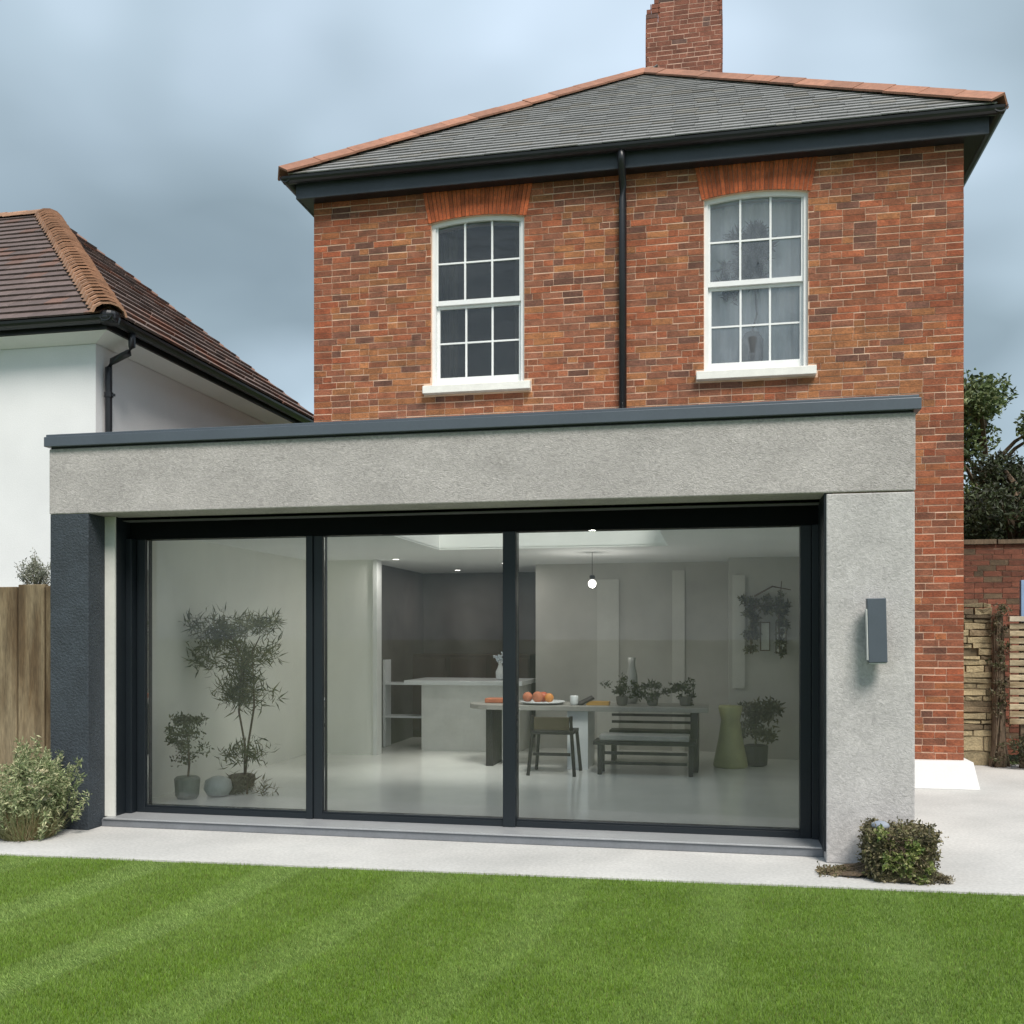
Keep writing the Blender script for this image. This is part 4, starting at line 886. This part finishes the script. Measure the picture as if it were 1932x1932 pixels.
# framed panels and hanging plant on the grey wall
wa = empty('framed_wall_art', (.62, 11.72, 1.3), 'two pale framed panels hung low on the back wall behind the right pane', 'picture')
for (a, b, c, d_) in ((.47, .58, 1.33, 1.66), (.64, .76, 1.30, 1.66)):
    MB().box(a, b, 11.722, 11.748, c, d_).build('frame', bark, wa); MB().box(a+.012, b-.012, 11.716, 11.7215, c+.012, d_-.012).build('picture', mat('pale_print', (.62, .62, .58, 1), .8, .1), wa)
cs = [(.36+R.gauss(0, .04), 11.62, R.uniform(1.32, 1.95)) for i in range(26)]+[(R.uniform(.36, .78), 11.62, 1.80+R.gauss(0, .09)) for i in range(26)]+[(.68+R.gauss(0, .02), 11.62, R.uniform(1.3, 2.1)) for i in range(12)]
leafy('trailing_vine', 'olive brown vine trailing around the framed panels on the back wall', .5, 11.62, 1.3, [[(.36, 11.62, 1.3), (.38, 11.62, 1.7), (.42, 11.62, 1.9)], [(.68, 11.62, 1.3), (.67, 11.62, 1.7), (.70, 11.62, 2.12)], [(.34, 11.62, 1.82), (.55, 11.62, 1.85), (.8, 11.62, 1.83)], [(.4, 11.62, 1.95), (.6, 11.62, 2.06), (.8, 11.62, 2.02)]],
      cs, 34, .045, .05, [(.12, .12, .06), (.08, .08, .04), (.20, .19, .11)], .35)
glow = bpy.data.materials.new('lit_lamp_glass'); glow.use_nodes = True; g_ = glow.node_tree.nodes['Principled BSDF']
g_.inputs['Base Color'].default_value = (.8, .8, .8, 1); g_.inputs['Emission Color'].default_value = (1, .96, .9, 1); g_.inputs['Emission Strength'].default_value = .9
for (x, y, lb) in ((-3.02, 8.25, 'lit ceiling spotlight left of the rooflight, nearest the glass'), (-3.66, 11.05, 'lit ceiling spotlight in front of the dark kitchen opening'), (-3.45, 13.05, 'lit ceiling spotlight deepest in the dark kitchen'), (-2.55, 11.9, 'lit ceiling spotlight above the kitchen island')):
    t = empty('ceiling_spotlight', (x, y, CZ), lb, 'spotlight', 'recessed ceiling spotlights')
    MB().lathe([(.052, 0), (.052, .010)], (x, y, CZ-.0105), 16).build('rim', white_paint, t); MB().lathe([(.036, 0), (.036, .003)], (x, y, CZ-.0142), 16).build('lens', glow, t)
    ld = bpy.data.lights.new('spotlight_light', 'AREA'); ld.shape = 'DISK'; ld.size = .07; ld.energy = 1.3; ld.color = (1, .965, .91)
    lo = bpy.data.objects.new('spotlight_light', ld); sc.collection.objects.link(lo); lo.parent = t; lo.location = (0, 0, -.018); WO[lo.name] = Vector((x, y, CZ-.018))
pn = empty('pendant_lamp', (-1.33, 10.7, 2.05), 'small white globe pendant hanging above the dining table', 'pendant lamp')
MB().lathe([(.045*math.sin(PI*i/8)+.0005, .045-.045*math.cos(PI*i/8)) for i in range(9)], (-1.33, 10.7, 2.02), 14).build('globe', glow, pn, smooth=True)
ld = bpy.data.lights.new('pendant_light', 'POINT'); ld.shadow_soft_size = .05; ld.energy = 2.6; ld.color = (1, .965, .91)
lo = bpy.data.objects.new('pendant_light', ld); sc.collection.objects.link(lo); lo.parent = pn; lo.location = (0, 0, -.085); WO[lo.name] = Vector((-1.33, 10.7, 1.965))
MB().lathe([(.02, 0), (.03, .01), (.03, .04), (.01, .05)], (-1.33, 10.7, 2.11), 12).tube([(-1.33, 10.7, 2.15), (-1.33, 10.7, CZ)], .003, 5).build('cord', wood_dk, pn)

# ------------------------------------------------------------------ behind the right sash window
cu = MB(); n = 60; vs = []; fs = []
for i in range(n+1):
    x = -.25+1.26*i/n; y = 10.93+.02*math.sin(i*1.3)+.01*math.sin(i*.5)
    vs += [(x, y, 3.5), (x, y, 6.3), (x, y+.006, 3.5), (x, y+.006, 6.3)]
for i in range(n): a = i*4; fs += [(a, a+4, a+5, a+1), (a+6, a+2, a+3, a+7)]
cu.add(vs, fs); tag(cu.build('curtain', curtain_m, None, smooth=True), 'pale grey sheer curtain behind the right sash window', 'curtain')
for (xa_, xb_, lb) in ((-3.16, -2.90, 'dim brown curtain at the left side of the left sash window'), (-2.24, -2.0, 'dim brown curtain at the right side of the left sash window')):
    b = MB(); vs = []; fs = []
    for i in range(25):
        x = xa_+(xb_-xa_)*i/24; y = 10.97+.02*math.sin(i*1.1); vs += [(x, y, 3.8), (x, y, 6.2), (x, y+.006, 3.8), (x, y+.006, 6.2)]
    for i in range(24): a = i*4; fs += [(a, a+4, a+5, a+1), (a+6, a+2, a+3, a+7)]
    b.add(vs, fs); tag(b.build('curtain', mat('brown_curtain', (.09, .075, .055, 1), .9, .15, 3), None, smooth=True), lb, 'curtain')
sp = empty('indoor_palm', (.33, 10.84, 3.31), 'dark feathery potted plant standing behind the right sash window', 'houseplant')
b = MB(); b.tube([(.34, 10.84, 3.6), (.30, 10.84, 4.5), (.40, 10.84, 4.9), (.36, 10.84, 5.4)], [.02, .016, .012, .006], 6); b.build('stem', wood_dk, sp)
V, F, T = leaves(clumps([(.37+R.gauss(0, .055), 10.84, R.uniform(5.22, 5.78)) for i in range(26)]+[(.12+R.gauss(0, .09), 10.94, 5.25+R.gauss(0, .09)) for i in range(6)], 70, .065), .12, [(.008, .007, .008), (.02, .016, .02), (.035, .03, .035)], .22, updir=.1); npmesh('foliage', V, F, T, leaf, sp)
MB().lathe([(.05, 0), (.10, .1), (.11, .4), (.12, .62), (.07, .70)], (.35, 10.82, 4.0), 18).build('pot', mat('gunmetal_pot', (.05, .055, .06, 1), .8, .1), sp, smooth=True)
MB().box(.20, .50, 10.75, 10.90, 3.301, 3.999).build('stand', wood_dk, sp)
